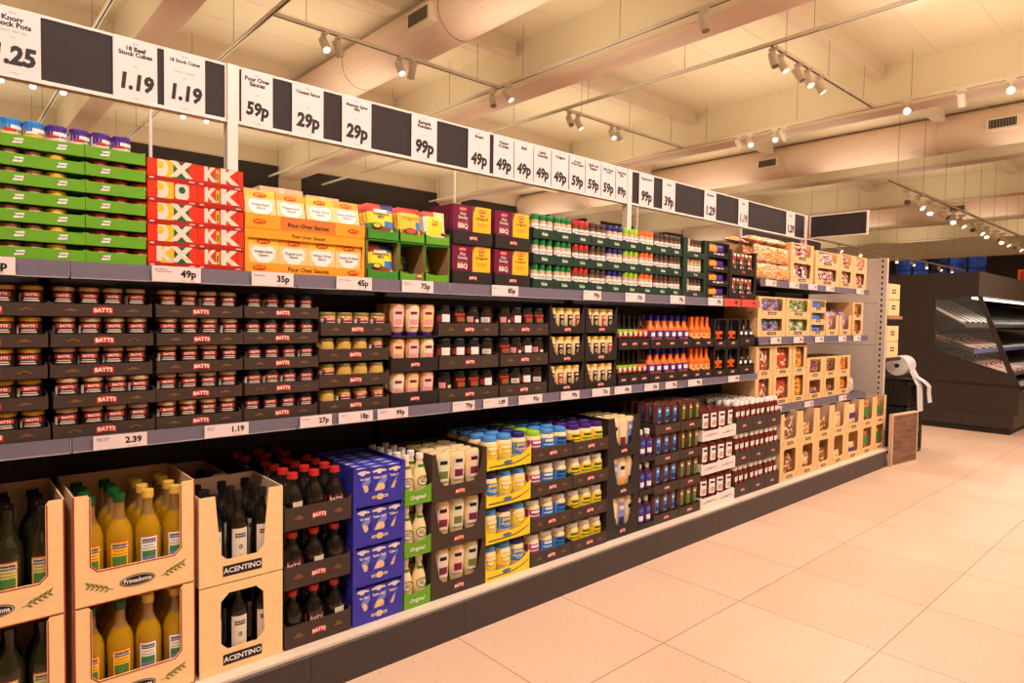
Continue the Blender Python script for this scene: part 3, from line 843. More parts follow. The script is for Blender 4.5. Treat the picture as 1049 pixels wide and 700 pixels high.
# the two lamps that look straight at the camera
for x, y, lb in ((9.5, 2.95, 'dazzling spotlight aimed at the viewer, the smaller glare'), (9.5, 1.86, 'dazzling spotlight aimed at the viewer, the larger glare')):
    az = math.degrees(math.atan2(-x, -y)); el = math.degrees(math.atan2(4.07 - 1.316, math.hypot(x, y)))
    spotlight(x, y, round(az, 1), round(el, 1), lb, watt=W * .5, glow='hot')
for x in (0.65, 0.95, 1.25, 2.6, 2.9, 3.2):
    i = (0.65, 0.95, 1.25, 2.6, 2.9, 3.2).index(x)
    spotlight(x, 9.7, 180, 50, '%s small far spotlight seen beneath the header signs' % ORD[i], 4.155, watt=60 if i in (1, 4) else 0)
for i in range(14):
    x = 11.5 + i * .62 + .25 * (i // 3)
    q = spotlight(x, 3.5 + .25 * (x - 10.6) / 11.4, 200 if i % 2 else 250, 35 + 10 * (i % 3), '%s spotlight along the low track over the chiller' % (ORD + ['thirteenth', 'fourteenth'])[i], 3.42, watt=90 if i % 5 == 1 else 0, glow='off' if i % 3 == 0 else None); q.scale = (1.25, 1.25, 1.25)
for i in range(9):
    x = 15.2 + i * 1.3
    spotlight(x, 6.49 - i * .01, 200 if i % 2 else 250, 40, '%s tiny spotlight on the distant low track' % ORD[i], 3.2, watt=90 if i % 4 == 1 else 0)
# heads over the aisle, lighting the shelves
for i, (x, y, az, el, w) in enumerate([(-1.2, .36, 20, 50, 1.25), (0.4, .36, 0, 52, 1.25), (2.0, .36, 0, 52, 1.1), (3.4, .36, 0, 52, 1), (4.8, .36, 0, 52, 1), (2.5, -1.6, 20, 55, .9),
      (5.4, -1.2, 0, 60, .9), (6.6, 0.3, 0, 55, 1), (9.5, 0.2, 0, 55, 1), (6.6, -2.2, 40, 60, 1), (9.5, -2.2, 180, 60, 1), (2.5, -3.6, 180, 60, .9), (8.0, .3, 340, 52, 1)]):
    if i < 2: pass
    spotlight(x, y, az, el, '%s aisle spotlight aimed at the sauce shelves' % (ORD + ['thirteenth'])[i], watt=W * w, radius=.06, size=125)
track((-1.6, 0.36), (2.48, 0.36), 'cross track above the viewer, lighting the first shelves')

# added uplights without fixtures, facing up to brighten the ceiling
def area(x, y, z, sx, sy, watt, rot=(0, 0, 0), col=(1.0, 0.82, 0.58)):
    li = bpy.data.lights.new('area_light', 'AREA'); li.shape = 'RECTANGLE'; li.size = sx; li.size_y = sy; li.energy = watt; li.color = col
    o = bpy.data.objects.new('area_light', li); COL.objects.link(o); o.location = (x, y, z); o.rotation_euler = rot
UP = 40
for x in (-0.2, 3.9, 7.9, 12.0, 16.1, 20.2, 25, 29):
    for y in (-4.5, -0.9, 1.9, 4.7, 7.7, 10.6, 12.8):
        area(x, y, 3.95, 3.4, 1.6, UP * (1 if x < 14 else .7), (math.pi, 0, 0))

# ================================================================== SHELVING
YS = 2.2            # front of the shelf rails
def shelving(name, x0, x1, joints, shelves, label, plinth_to):
    e = empty(name, (x0, YS, 0), label, 'shelving')
    off = Vector((-x0, -YS, 0))
    def part(nm, mb, parent=e, smooth=0):
        mb.v = [(v[0] - x0, v[1] - YS, v[2]) for v in mb.v]
        return link(nm, mb.mesh(nm, smooth), parent)
    pe = min(plinth_to, 6.47)
    mb = MB().box(x0, pe, 2.074, 2.11, 0.0, 0.147, PLINTH); mb.box(x0, pe, 2.072, 2.074, 0.14, 0.147, GREYP).box(pe - .02, pe, 2.11, 2.75, 0, .147, PLINTH)
    for j in joints: mb.box(j - .001, j + .001, 2.0735, 2.074, 0, .147, INK)
    part('plinth', mb)
    part('deck', MB().box(x0, plinth_to, 2.078, 2.8, 0.147, 0.157, SHELFWH))
    part('back_panel', MB().box(x0, x1, 2.79, 2.82, 0.157, 1.75, SHELFDK))
    for j in [x0] + joints + [x1]:
        if x0 - .01 <= j <= x1 + .01 and (j in (x0, x1) or abs((j - .295) / 1.328 - round((j - .295) / 1.328)) < .1): part('upright', MB().box(max(j - .015, x0 + .001), min(j + .015, x1 - .001), 2.74, 2.789, .157, 1.75, SHELFDK))
    for (zt, zb) in shelves:
        for a, b in zip([x0] + joints, joints + [x1]):
            s = part('shelf_board', MB().box(a + .001, b - .001, YS + .012, 2.75, zt - .03, zt - .008, SHELFDK).box(a + .001, b - .001, YS + .02, 2.75, zt - .012, zt - .004, SHELFDK))
            mb = MB()
            prof = [(YS, zb), (YS + .006, zb), (YS + .014, zt), (YS + .006, zt)]
            mb.prism_x(prof, a + .003, b - .003, RAIL)
            mb.prism_x([(YS - .003, zb - .002), (YS + .003, zb - .002), (YS + .003, zb + .001), (YS - .003, zb + .001)], a + .003, b - .003, RAILEDGE)
            mb.prism_x([(YS - .001, zb), (YS + .008, zb), (YS + .012, zt), (YS + .002, zt)], b - .002, b + .0, RAILEDGE)
            part('price_rail', mb, s)
    return e
J1 = [.295 + .664 * k for k in range(0, 6)]
shelving('shelving_unit', -1.03, 4.279, [-.369] + J1, [(1.455, 1.408), (.950, .910)], 'long dark shelving unit stacked with stock cubes, jars and oils', 4.279)
shelving('shelving_unit', 4.283, 6.285, [4.943, 5.607], [(1.605, 1.56), (1.200, 1.150), (.695, .648)], 'shelving unit of nut and snack crates at the aisle end', 6.63)

# end-of-aisle unit: grey gable, slotted upright, shelves facing the next aisle
e = empty('end_unit', (6.66, 2.2, 0), 'light grey end gable with slotted upright beside the nut crates', 'end unit')
link('gable', MB().box(0.0, .02, .05, 1.15, 0, 1.92, PANELGREY).box(-.001, 0, .05, 1.15, 1.498, 1.502, GREYP).box(-.001, 0, .05, 1.15, 1.098, 1.102, GREYP).mesh('gable', 0), e)
mb = MB().box(-.01, .03, -.02, .05, 0, 1.92, PANELGREY)
for i in range(36): mb.box(-.012, -.0101, .012, .026, .06 + i * .052, .085 + i * .052, INK)
link('upright', mb.mesh('upright', 0), e)
for z in (.98, 1.38): link('shelf_board', MB().box(.035, .42, -.03, 1.1, z - .03, z, KRAFT if z > 1 else SHELFDK).mesh('shelf_board', 0), e)

# header signs over the shelves
YH = 2.83
def header(x0, x1, label, posts, y=YH, z0=2.11, z1=2.345):
    e = empty('header_sign', (x0, y, z0), label, 'sign', 'dark header boards over the shelves')
    w, h = x1 - x0, z1 - z0
    link('board', MB().box(.004, w - .004, -.006, .012, .010, h - .010, BOARD).mesh('board', 0), e)
    fr = MB().box(0, w, -.010, .018, 0, .010, POSTW).box(0, w, -.020, .018, -.006, 0, POSTW).box(0, w, -.010, .018, h - .010, h, POSTW).box(0, .005, -.010, .018, .010, h - .010, POSTW).box(w - .005, w, -.010, .018, .010, h - .010, POSTW)
    link('frame', fr.mesh('frame', 0), e)
    for px, wd, top_, bot in posts:
        p = MB().box(px - x0 - wd / 2, px - x0 + wd / 2, -.016, .03, bot - z0, top_ - z0, POSTW)
        link('post', p.mesh('post', 0), e)
    return e
header(-1.73, .925, 'dark header board with three stock price cards', [])
header(.972, 3.575, 'long header board with thirteen price cards', [(.949, .042, 2.345, 1.76)])
header(3.625, 6.33, 'farthest header board, five narrow price cards', [(3.6, .045, 2.345, 1.76), (6.355, .045, 2.345, 1.76)])
header(6.27, 8.2, 'lower dark board showing behind the last header board', [], 3.45, 2.06, 2.30)
e = empty('header_sign', (6.40, 2.27, 2.12), 'dark board turned across the aisle end, without cards', 'sign')
link('board', MB().box(-.006, .006, .012, .52, .012, .21, BOARD).mesh('board', 0), e)
link('frame', MB().box(-.012, .012, 0, .53, 0, .012, POSTW).box(-.012, .012, 0, .53, .21, .222, POSTW).box(-.012, .012, 0, .012, .012, .21, POSTW).box(-.012, .012, .518, .53, .012, .21, POSTW).mesh('frame', 0), e)
for x, z, lb in ((.78, 1.6, 'thin white pole behind the stock cube sign'), (4.48, 1.6, 'thin white pole behind the spice jar racks'), (2.55, 1.6, 'slender pole behind the purple sachet boxes')):
    o = link('pole', MB().tube((0, 0, 0), (0, 0, 1.05), .008, POSTW).mesh('pole'), None, (x, 3.42, z - .35)); tag(o, lb, 'pole')
    o.scale = (1, 1, 1)
# the far side of the same shelves (carries what stands behind the poles)
e = empty('shelving_unit', (-1, 2.83, 0), 'dark rear side of the long shelving, seen above the goods', 'shelving')
link('back_panel', MB().box(0, 7.3, .03, .05, .1, 1.70, SHELFDK).mesh('back_panel', 0), e)
link('deck', MB().box(0, 7.3, .05, .7, 1.22, 1.25, SHELFDK).mesh('deck', 0), e)
link('plinth', MB().box(0, 7.3, .05, .7, 0, .15, PLINTH).mesh('plinth', 0), e)
link('support', MB().box(0, 7.3, .05, .10, .15, 1.22, SHELFDK).mesh('support', 0), e)

# ---- price cards on the header boards
def card(x0, x1, title, price, lb, sub='', z0=2.1105, z1=2.340, small=True):
    w = x1 - x0; h = z1 - z0
    c = MB().box(-w / 2, w / 2, -.0015, 0, 0, h, PAPER)
    t = MB(); fr = front(-.0015)
    if small:
        t.text(fr, 'Batts', 0, h * .93, .009, INK, .0004, bold=0)
        t.text(fr, '- - -  x 100 g  - -', 0, h * .05, .008, INK, .0004, bold=0)
        t.text(fr, 'each', 0, h * .57, .008, INK, .0004, bold=0)
    n = title.count('\n') + 1
    longest = max(len(s) for s in title.split('\n'))
    t.text(fr, title, 0, h * (.80 if n > 1 else .84), min(.024, w * 1.65 / longest), INK, .0004, bold=.045)
    if sub: t.text(fr, sub, 0, h * .66, .009, INK, .0004, bold=0)
    pr = MB().text(fr, price, 0, h * .30, w * (.56 if price[-1] == 'p' else .54), INK, .0006, bold=.05, shear=.12, sx=.86)
    e = empty('price_card', ((x0 + x1) / 2, YH - .0125, z0), lb, 'price card', 'price cards on the header boards')
    link('paper', c.mesh('paper', 0), e); link('title', t.mesh('title', 0), e); link('price', pr.mesh('price', 0), e)
CARDS = [(.145, .301, 'Knorr\nStock Pots', '1.25', 'white price card reading 1.25, cut by the picture edge', 'Chicken . Beef . Veg'),
 (.519, .667, '18 Beef\nStock Cubes', '1.19', 'white card for 18 beef stock cubes at 1.19', ''),
 (.691, .841, '18 Stock Cubes', '1.19', 'white card for plain 18 stock cubes at 1.19', 'Chicken . Vegetable'),
 (.985, 1.117, 'Pour Over\nSauces', '59p', 'price card reading 59p beside the white post', ''),
 (1.204, 1.351, 'Cheese Sauce', '29p', 'first 29p price card, over cheese sauce', ''),
 (1.444, 1.597, 'Mexican Spice\nMix', '29p', 'second 29p price card, for Mexican spice mix', ''),
 (1.826, 1.982, 'Ramada\nPowders', '99p', '99p price card alone on the second board', ''),
 (2.189, 2.341, 'Bread', '49p', 'first 49p card, set apart by a dark gap', ''),
 (2.370, 2.522, 'Pepper\nPowder', '49p', 'second 49p card, starting the unbroken row', ''),
 (2.528, 2.678, 'Basil', '49p', 'third 49p card along the board', ''),
 (2.684, 2.828, 'Garlic\nGranules', '49p', 'fourth 49p card along the board', ''),
 (2.834, 2.984, 'Oregano', '49p', 'last 49p card before the 59p cards', ''),
 (2.992, 3.138, 'Ground\nWhite Pepper', '59p', 'first of the spice cards reading 59p', ''),
 (3.144, 3.292, 'Garlic and\nPepper', '59p', 'middle spice card reading 59p', ''),
 (3.298, 3.442, 'Black Pepper\nCorns', '59p', 'last spice card reading 59p', ''),
 (3.448, 3.572, 'Seasoning\nMix', '89p', '89p card touching the second white post', ''),
 (3.704, 3.874, 'Peppercorns', '99p', '99p card just past the second white post', ''),
 (3.981, 4.141, 'Curry', '39p', '39p price card on the farthest board', ''),
 (4.539, 4.712, 'Marinades', '1.29', 'price card 1.29 midway on the farthest board', ''),
 (5.065, 5.227, 'Dips', '1.19', 'narrow 1.19 card on the farthest board', ''),
 (5.935, 6.110, 'Nuts', '1.29', 'last price card, close to the end post', '')]
for c in CARDS: card(c[0], c[1], c[2], c[3], c[4], c[5])

# ---- tickets on the shelf rails
def ticket(x0, x1, price, lb, z0, z1, m=PAPER, title='Batts\nSauce'):
    w = x1 - x0; h = z1 - z0
    c = MB().box(-w / 2, w / 2, -.001, 0, 0, h, m)
    fr = front(-.001)
    t = MB(); t.text(fr, title, -w * .44, h * .72, h * .17, INK, .0003, bold=.0, align='LEFT')
    t.text(fr, '- -', -w * .44, h * .2, h * .12, INK, .0003, bold=.0, align='LEFT'); t.text(fr, '0.00 - - - 100 g', w * .22, h * .1, h * .11, INK, .0003, bold=0)
    pr = MB().text(fr, price, w * .24, h * .52, h * .62, INK, .0005, bold=.04)
    e = empty('price_ticket', ((x0 + x1) / 2, YS - .006, z0), lb, 'price ticket', 'price tickets on the shelf rails')
    link('paper', c.mesh('paper', 0), e); link('title', t.mesh('title', 0), e); link('price', pr.mesh('price', 0), e)
ZU0, ZU1 = 1.408, 1.456
for x0, x1, p, lb, m, t in [(.02, .173, '42p', 'shelf ticket below the green trays, cut by the picture edge', PAPER, 'Knorr'), (.502, .641, '49p', 'shelf ticket reading 49p under the red boxes', PAPER, 'Sandwich /\nTomato Sauce'),
   (.80, .944, '35p', 'shelf ticket reading 35p under the orange display', PAPER, 'Beef Range'), (1.106, 1.251, '45p', 'shelf ticket reading 45p, where orange meets green display', PAPER, 'Sauce Granule'),
   (1.385, 1.534, '75p', 'shelf ticket reading 75p under the seasoning sachets', PAPER, 'Mustard\nMayonnaise'), (1.847, 2.005, '85p', 'shelf ticket reading 85p under the purple boxes', PAPER, 'Batts'),
   (2.45, 2.586, '99p', 'first ticket under the spice jars', PAPER, 'Kania'), (2.787, 2.959, '59p', 'second ticket under the spice jars', PAPER, 'Kania'),
   (3.202, 3.351, '79p', 'third ticket under the spice jars', PAPER, 'Kania'), (3.608, 3.781, '69p', 'white ticket just before the red tickets', PAPER, 'Kania'),
   (3.80, 4.0, '69p', 'first red ticket on the upper rail', REDTICKET, ''), (4.025, 4.24, '99p', 'second red ticket, ending the upper rail', REDTICKET, '')]:
    ticket(x0, x1, p, lb, ZU0, ZU1, m, t)
for x0, x1, p, lb, t in [(.347, .486, '2.39', 'shelf ticket reading 2.39 over the golden oil', 'Extra Virgin\nOlive Oil'), (.651, .79, '1.19', 'shelf ticket reading 1.19 over the vinegar carton', 'Balsamic\nVinegar'),
   (.97, 1.09, '27p', 'shelf ticket reading 27p over the blue salt boxes', 'Salt Range'), (1.117, 1.259, '18p', 'shelf ticket reading 18p', 'Table Salt'),
   (1.28, 1.418, '99p', 'shelf ticket reading 99p over the salad cream', 'Salad Cream\nOriginal'), (1.640, 1.758, '79p', 'mid shelf ticket reading 79p below the pickle jars', 'Salad Cream'),
   (1.807, 1.951, '1.89', 'mid shelf ticket reading 1.89', 'Mayonnaise'), (2.018, 2.17, '95p', 'mid shelf ticket reading 95p', 'Mayonnaise'),
   (2.30, 2.433, '99p', 'fourth ticket along below the cream jars', 'Squeezy'), (2.531, 2.672, '75p', 'mid shelf ticket 75p below the cream jars', 'Sauce'),
   (2.712, 2.855, '69p', 'mid shelf ticket under the lime necked bottles', 'Sauce'), (2.975, 3.109, '55p', 'mid shelf ticket under the blue topped bottles', 'Ketchup'),
   (3.176, 3.29, '79p', 'second ticket under the blue topped bottles', 'Ketchup'), (3.409, 3.561, '99p', 'mid shelf ticket under the orange bottles', 'Ketchup'),
   (3.876, 4.014, '1.09', 'last mid shelf ticket, under the soy sauce', 'Ketchup')]:
    ticket(x0, x1, p, lb, .910, .951, PAPER, t)
for x, z0, z1, nm in [(4.42, 1.562, 1.604, 'top'), (4.78, 1.562, 1.604, 'top'), (5.1, 1.562, 1.604, 'top'), (5.42, 1.562, 1.604, 'top'), (6.05, 1.562, 1.604, 'top'),
                      (4.52, 1.152, 1.199, 'middle'), (4.88, 1.152, 1.199, 'middle'), (5.25, 1.152, 1.199, 'middle'), (5.7, 1.152, 1.199, 'middle'), (6.02, 1.152, 1.199, 'middle'),
                      (4.56, .650, .694, 'lowest'), (5.1, .650, .694, 'lowest'), (5.75, .650, .694, 'lowest')]:
    k = {'top': 0, 'middle': 1, 'lowest': 2}[nm]
    cnt = globals().setdefault('_cnt', [0, 0, 0]); 
    ticket(x - .08, x + .08, ['1.29', '99p', '1.49'][k], '%s ticket on the %s rail of the nut shelves' % (ORD[cnt[k]], nm), z0, z1, PAPER, 'Nuts'); cnt[k] += 1

# ================================================================== GOODS
U = 2.222      # front of what stands on the upper and middle shelves
ZA, ZB = 1.453, .948
# ---- green trays of stock pots
def logo_green(fr, mb, cu, cv, s=1.0):
    mb.poly(fr, [(cu - .012 * s, cv - .008 * s), (cu + .010 * s, cv - .006 * s), (cu + .013 * s, cv + .008 * s), (cu - .009 * s, cv + .006 * s)], WHITE, .001)
    mb.text(fr, 'Knorr', cu, cv + .001, .0085 * s, GREENX, .0016, bold=.03)
PITCH = .0503
TW = {'A': (.030, .3365, [0, .0985, -.0985]), 'B': (.3375, .491, [-.028])}
tubs = []
def tub_proto(lidm, bodym, mark, h):
    def ex(la, r, h):
        fr = cyl(r)
        curved(la, fr, -r * 1.2, r * 1.2, h * .55, h * .95, lidm, .0006, 5)
        curved(la, fr, -r * .2, r * 1.2, h * .6, h * .74, WHITE, .001, 4)
        curved(la, fr, -r * .8, r * .3, h * .52, h * .62, mark, .0012, 3)
        curved(la, fr, -r * .9, r * .9, h * .12, h * .3, FOODR, .001, 4)
    return jar_proto('stock_pot_tub', .0245, h, bodym, lidm, None, extra=ex, lidh=.1, lidr=1.0, cat='tub', parts=True)
TUB_T = [tub_proto(SKYB, NUTL, REDB, .075), tub_proto(VIOLET, OFFW, REDB, .075), tub_proto(SKYB, YELL, WHITE, .075)]
TUB_S = [tub_proto(FOODB, OFFW, REDB, .043), tub_proto(YELL, YELL, GREENX, .043), tub_proto(OXODARK, FOODR, OFFW, .043)]
TN7 = tiers(7)
for k in range(7):
    zb = ZA + .001 + k * PITCH
    for t, (a, b, logos) in TW.items():
        w = b - a
        mb = tray_mb(w, .24, .033, .033 if k < 6 else .028, GREENC, .0025)
        lm = MB()
        for lu in logos: logo_green(front(0), lm, lu, .017)
        P = Proto('stock_pot_tray', 'tray', mb, [('logo', lm, 'white slanted logo')], smooth=0)
        P.put(((a + b) / 2, U - .006 + random.uniform(-.002, .002), zb), 'lime green %s card tray, %s of the seven green trays' % ('long' if t == 'A' else 'short', TN7[k]), 'green stock pot trays')
    for i in range(8 if k == 6 else 9):
        x = .062 + i * .0522 if k < 6 else .0635 + i * .0528
        if k < 6 and 0.31 < x < 0.36: continue
        P = (TUB_T[0 if i < 3 else (1 if i > 3 else 2)] if k == 6 else TUB_S[(1 if i in (1, 4) else (0 if i < 6 else 2))])
        P.put((x, U + .026, zb + .003), '%s round tub%s in the %s green tray' % (ORD[i], ' with banded blue lid' if k == 6 and i < 3 else '', TN7[k]), 'stock pot tubs in the green trays', random.uniform(-.3, .3))
        if k == 6: P.put((x + .003, U + .085, zb + .003), '%s tub standing behind the front row, top green tray' % ORD[i], 'stock pot tubs in the green trays', random.uniform(-.3, .3))
# ---- red stock cube cartons
def oxo(kind):
    w, h, d = .142, .0655, .28
    mb = MB().box(-w / 2, w / 2, 0, d, 0, h, OXORED)
    fr = front(0)
    mb.rect(fr, -w / 2, w / 2, 0, h * .2, OXODARK); mb.rect(fr, -w / 2, w / 2, h * .97, h, OXODARK)  # deep red lower band stands in for the shadow on the lip
    pr = MB()
    H = h * .86
    v0, v1 = h * .2, h * .97
    if kind[0] in 'OK' and kind != 'KK':
        pr.rect(fr, -.036, .001, v0, v1, YELL, .001); pr.rect(fr, .001, .046, v0, v1, GREENX if kind[1] != 'O' else OXORED, .001)
        if kind[0] == 'O':
            pr.poly(fr, [(-.044, v1), (-.028, v1)] + [(-.028 + .014 * math.sin(math.radians(a)), (v0 + v1) / 2 + (v1 - v0) / 2 * math.cos(math.radians(a))) for a in range(15, 181, 15)] + [(-.044, v0)], OFFW, .0016)
            pr.disc(fr, -.036, v0 + (v1 - v0) * .68, .010, .012, YELL, .002)
        else: pr.text(fr, 'K', -.028, (v0 + v1) / 2, .058, OFFW, .0016, bold=.055, sx=1.1)
        if kind[1] == 'X': pr.text(fr, 'X', .0235, (v0 + v1) / 2, .060, OFFW, .0016, bold=.07, sx=1.12)
        else:
            pr.poly(fr, [(.004 + .006, v0 + .002), (.04, v0 + .002), (.045, v0 + .01), (.045, v1 - .008), (.04, v1 - .002), (.01, v1 - .002), (.005, v1 - .008), (.005, v0 + .01)], OFFW, .0016)
            pr.disc(fr, .025, v0 + (v1 - v0) * .6, .010, .011, GREENX, .002)
    else:
        pr.text(fr, 'K', -.036, (v0 + v1) / 2, .058, OFFW, .0016, bold=.055, sx=.85)
        pr.rect(fr, -.016, -.006, v0 + .006, v1 - .006, YELL, .001); pr.rect(fr, -.014, -.008, v0 + .012, v1 - .016, MIDGREEN, .0016)
        pr.text(fr, 'K', .022, (v0 + v1) / 2, .060, OFFW, .0016, bold=.07, sx=1.2); pr.rect(fr, .05, .052, v0 + .004, v1 - .004, OXODARK, .001)
    pr.rect(fr, -.066, -.054, h * .07, h * .13, OFFW, .001); pr.rect(fr, .046, .062, h * .07, h * .12, OFFW, .001)
    return Proto('stock_cube_carton', 'carton', mb, [('print', pr)], smooth=0)
OX = {k: oxo(k) for k in ('OX', 'OO', 'KX', 'KK')}
T5 = tiers(5)
for k, kind in enumerate(('KX', 'OX', 'OX', 'OO', 'OX')):
    OX[kind].put((.5675, U - .004 + random.uniform(-.003, .003), ZA + .001 + k * .0662), 'red carton with yellow and green squares, %s of its five-high column' % T5[k], 'red stock cube cartons')
    OX['KK'].put((.711, U - .003 + random.uniform(-.003, .003), ZA + .001 + k * .0662), 'red carton with two cream Ks, %s of its five-high column' % T5[k], 'red stock cube cartons')
# ---- orange displays of pour-over sauces
w = .446
mb = case_mb(w, .26, .148, [(-w / 2 + .014, .034), (w / 2 - .014, .034), (w / 2 - .008, .118), (-w / 2 + .008, .118)], ORANGE, .003, open_top=False, inner=CREAM2)
em = MB().text(front(0), 'Pour Over Sauces', 0, .016, .021, INK, .001, bold=.01).text(front(0), 'Pour Over Sauces', 0, .133, .017, INK, .001, bold=.01)
for s in (-1, 1): em.disc(front(0), s * .175, .017, .023, .009, REDB, .001).text(front(0), 'BATTS', s * .175, .017, .011, YELL, .002)
Proto('sauce_display_box', 'display box', mb, [('print', em)], smooth=0).put((1.012, U, ZA + .001), 'orange windowed display box of sauce sachets, the lower one', 'orange sauce displays')
mb = MB(); w = .446
mb.box(-w / 2, w / 2, 0, .22, 0, .003, ORANGE).plate(front(0), [(-w / 2, .003), (w / 2, .003), (w / 2, .05), (-w / 2, .05)], [], .003, ORANGED)
mb.rect(front(0), -w / 2, -w / 2 + .12, 0.003, .05, ORANGE).rect(front(0), w / 2 - .12, w / 2, 0.003, .05, ORANGE)
for s in (-1, 1): mb.prism_x([(.003, .003), (.22, .003), (.22, .14), (.12, .13), (.003, .052)], s * w / 2 - (.003 if s > 0 else 0), s * w / 2 + (0 if s > 0 else .003), PINK if s > 0 else ORANGE)
mb.box(-w / 2, w / 2, .217, .22, .003, .14, ORANGE)
em = MB().text(front(0), 'Pour Over Sauces', 0, .022, .021, INK, .001, bold=.01)
for s in (-1, 1): em.disc(front(0), s * .175, .024, .023, .009, REDB, .001).text(front(0), 'BATTS', s * .175, .024, .011, YELL, .002)
Proto('sauce_display_box', 'display box', mb, [('print', em)], smooth=0).put((1.012, U, ZA + .15), 'orange open display box of sauce sachets, the upper one', 'orange sauce displays')
for i in range(4):
    x = 1.012 - .446 / 2 + .064 + i * .1065
    SACH[i].put((x, U + .008, ZA + .005), '%s pour-over sauce sachet behind the lower orange window' % ORD[i], 'pour-over sauce sachets')
    for r in range(4):
        SACH[i].put((x + random.uniform(-.004, .004), U + .012 + r * .03, ZA + .168), '%s sauce sachet%s leaning in the upper orange display' % (ORD[i], ROWP[r]), 'pour-over sauce sachets', random.uniform(-.08, .08), -.22)
for i, (x, wd, hh, m) in enumerate(((.86, .14, .33, PINK), (1.02, .17, .345, CREAM2), (1.19, .14, .335, CREAM2), (1.33, .13, .31, KRAFT))):
    Proto('cardboard_box', 'box', MB().box(-wd / 2, wd / 2, 0, .16, 0, hh, m).rect(front(0), -.01, .01, 0, hh, OFFW), smooth=0).put((x, U + .26, ZA + .001), '%s plain closed carton standing behind the orange displays' % ORD[i], 'closed cartons behind the displays')

# ---- green displays of seasoning sachets
cols = [(1.247, 1.388, PO_NACHO, 'yellow and blue'), (1.391, 1.510, PO_CHILI, 'red topped'), (1.513, 1.636, PO_TACO, 'pale yellow')]
for k in range(2):
    for i, (a, b, P, nm) in enumerate(cols):
        w = b - a; h = .152
        mb = MB().box(-w / 2, w / 2, 0, .2, 0, .003, GREEND)
        mb.plate(front(0), [(-w / 2, .003), (w / 2, .003), (w / 2, .042)] + [(w / 2 * math.cos(math.radians(t)), .042 - .012 * math.sin(math.radians(t))) for t in range(20, 180, 20)] + [(-w / 2, .042)], [], .003, GREENC if i else GREEND)
        for s in (-1, 1):
            x0 = s * w / 2 - (.003 if s > 0 else 0)
            mb.prism_x([(.003, .003), (.2, .003), (.2, h if not k else .09), (.06 if k else .01, h if not k else .07), (.003, .04)], x0, x0 + .003, KRAFT)
            mb.box(x0, x0 + .003, 0, .003, .003, h if not k else .05, GREEND)
        mb.box(-w / 2, w / 2, .197, .2, .003, h if not k else .09, KRAFT)
        if k == 0: mb.box(-w / 2, w / 2, .0, .2, h - .003, h, GREEND)
        parts = []
        if k == 0 and i == 1: parts = [('emblem', MB().rect(front(0), .02, .05, .012, .032, REDB, .001).rect(front(0), .024, .046, .018, .026, OFFW, .0015))]
        Proto('sachet_display_box', 'display box', mb, parts, smooth=0).put(((a + b) / 2, U, ZA + .001 + k * .156), 'green display box of %s sachets, %s tier' % (nm, tiers(2)[k]), 'green sachet displays')
        rows = {0: (2, 1, 1), 1: (4, 4, 4)}[k][i]
        for r in range(rows):
            low = k == 0 and i > 0
            P.put(((a + b) / 2, U + (.02 + .028 * r if not low else .10), ZA + .007 + k * .156), '%s seasoning sachet%s, %s green display' % (nm, ROWP[r], tiers(2)[k]), 'seasoning sachets', random.uniform(-.06, .06), -.16 if not low else -.42)
# ---- purple and yellow sachet boxes in black trays
def seas_box(m, yellow, w=.1):
    h = .163; mb = MB().box(-w / 2, w / 2, 0, .028, 0, h, m); fr = front(0); pr = MB()
    pr.disc(fr, 0, h - .018, w * .22, .009, REDB, .001, n=10); pr.text(fr, 'BATTS', 0, h - .018, .011, OFFW, .0016)
    if yellow:
        pr.text(fr, 'Beef\nStroganoff', 0, h - .044, .016, INK, .001, bold=.01); pr.text(fr, 'seasoning mix\nserves four', 0, h - .078, .011, FOODR, .001, bold=.0)
        pr.poly(fr, [(-w / 2, h), (-w / 2, h - .03), (-w / 2 + .012, h)], PURP, .0008)
    else:
        pr.text(fr, 'Hot\nSmoky', 0, h - .046, .019, OFFW, .001, bold=.02); pr.rect(fr, -.03, .03, h - .075, h - .070, FOODR, .001); pr.text(fr, 'BBQ', 0, h - .090, .028, OFFW, .001, bold=.04)
    return Proto('seasoning_box', 'box', mb, [('print', pr)], smooth=0)
SB_P, SB_Y = seas_box(PURP, False, .108), seas_box(YELL, True, .1)
TRB = tray_proto('display_tray', .216, .2, .056, .06, BLACKC, marks=False)
for ci, (a, b) in enumerate(((1.654, 1.870), (1.882, 2.110))):
    for k in range(2):
        TRB.put(((a + b) / 2, U, ZA + .001 + k * .172), 'black tray of purple and yellow boxes, %s tier, %s column' % (tiers(2)[k], ORD[ci]), 'black trays of seasoning boxes')
        for r in range(6 if k else 1):
            z = ZA + .006 + k * .172
            if k: z += .0
            SB_P.put(((a + b) / 2 - .052, U + .008 + r * .03, z + .052 * 0), 'purple seasoning box%s, %s tier, %s column' % (ROWP[r], tiers(2)[k], ORD[ci]), 'purple seasoning boxes')
            SB_Y.put(((a + b) / 2 + .054, U + .008 + r * .03, z), 'yellow seasoning box%s, %s tier, %s column' % (ROWP[r], tiers(2)[k], ORD[ci]), 'yellow seasoning boxes')
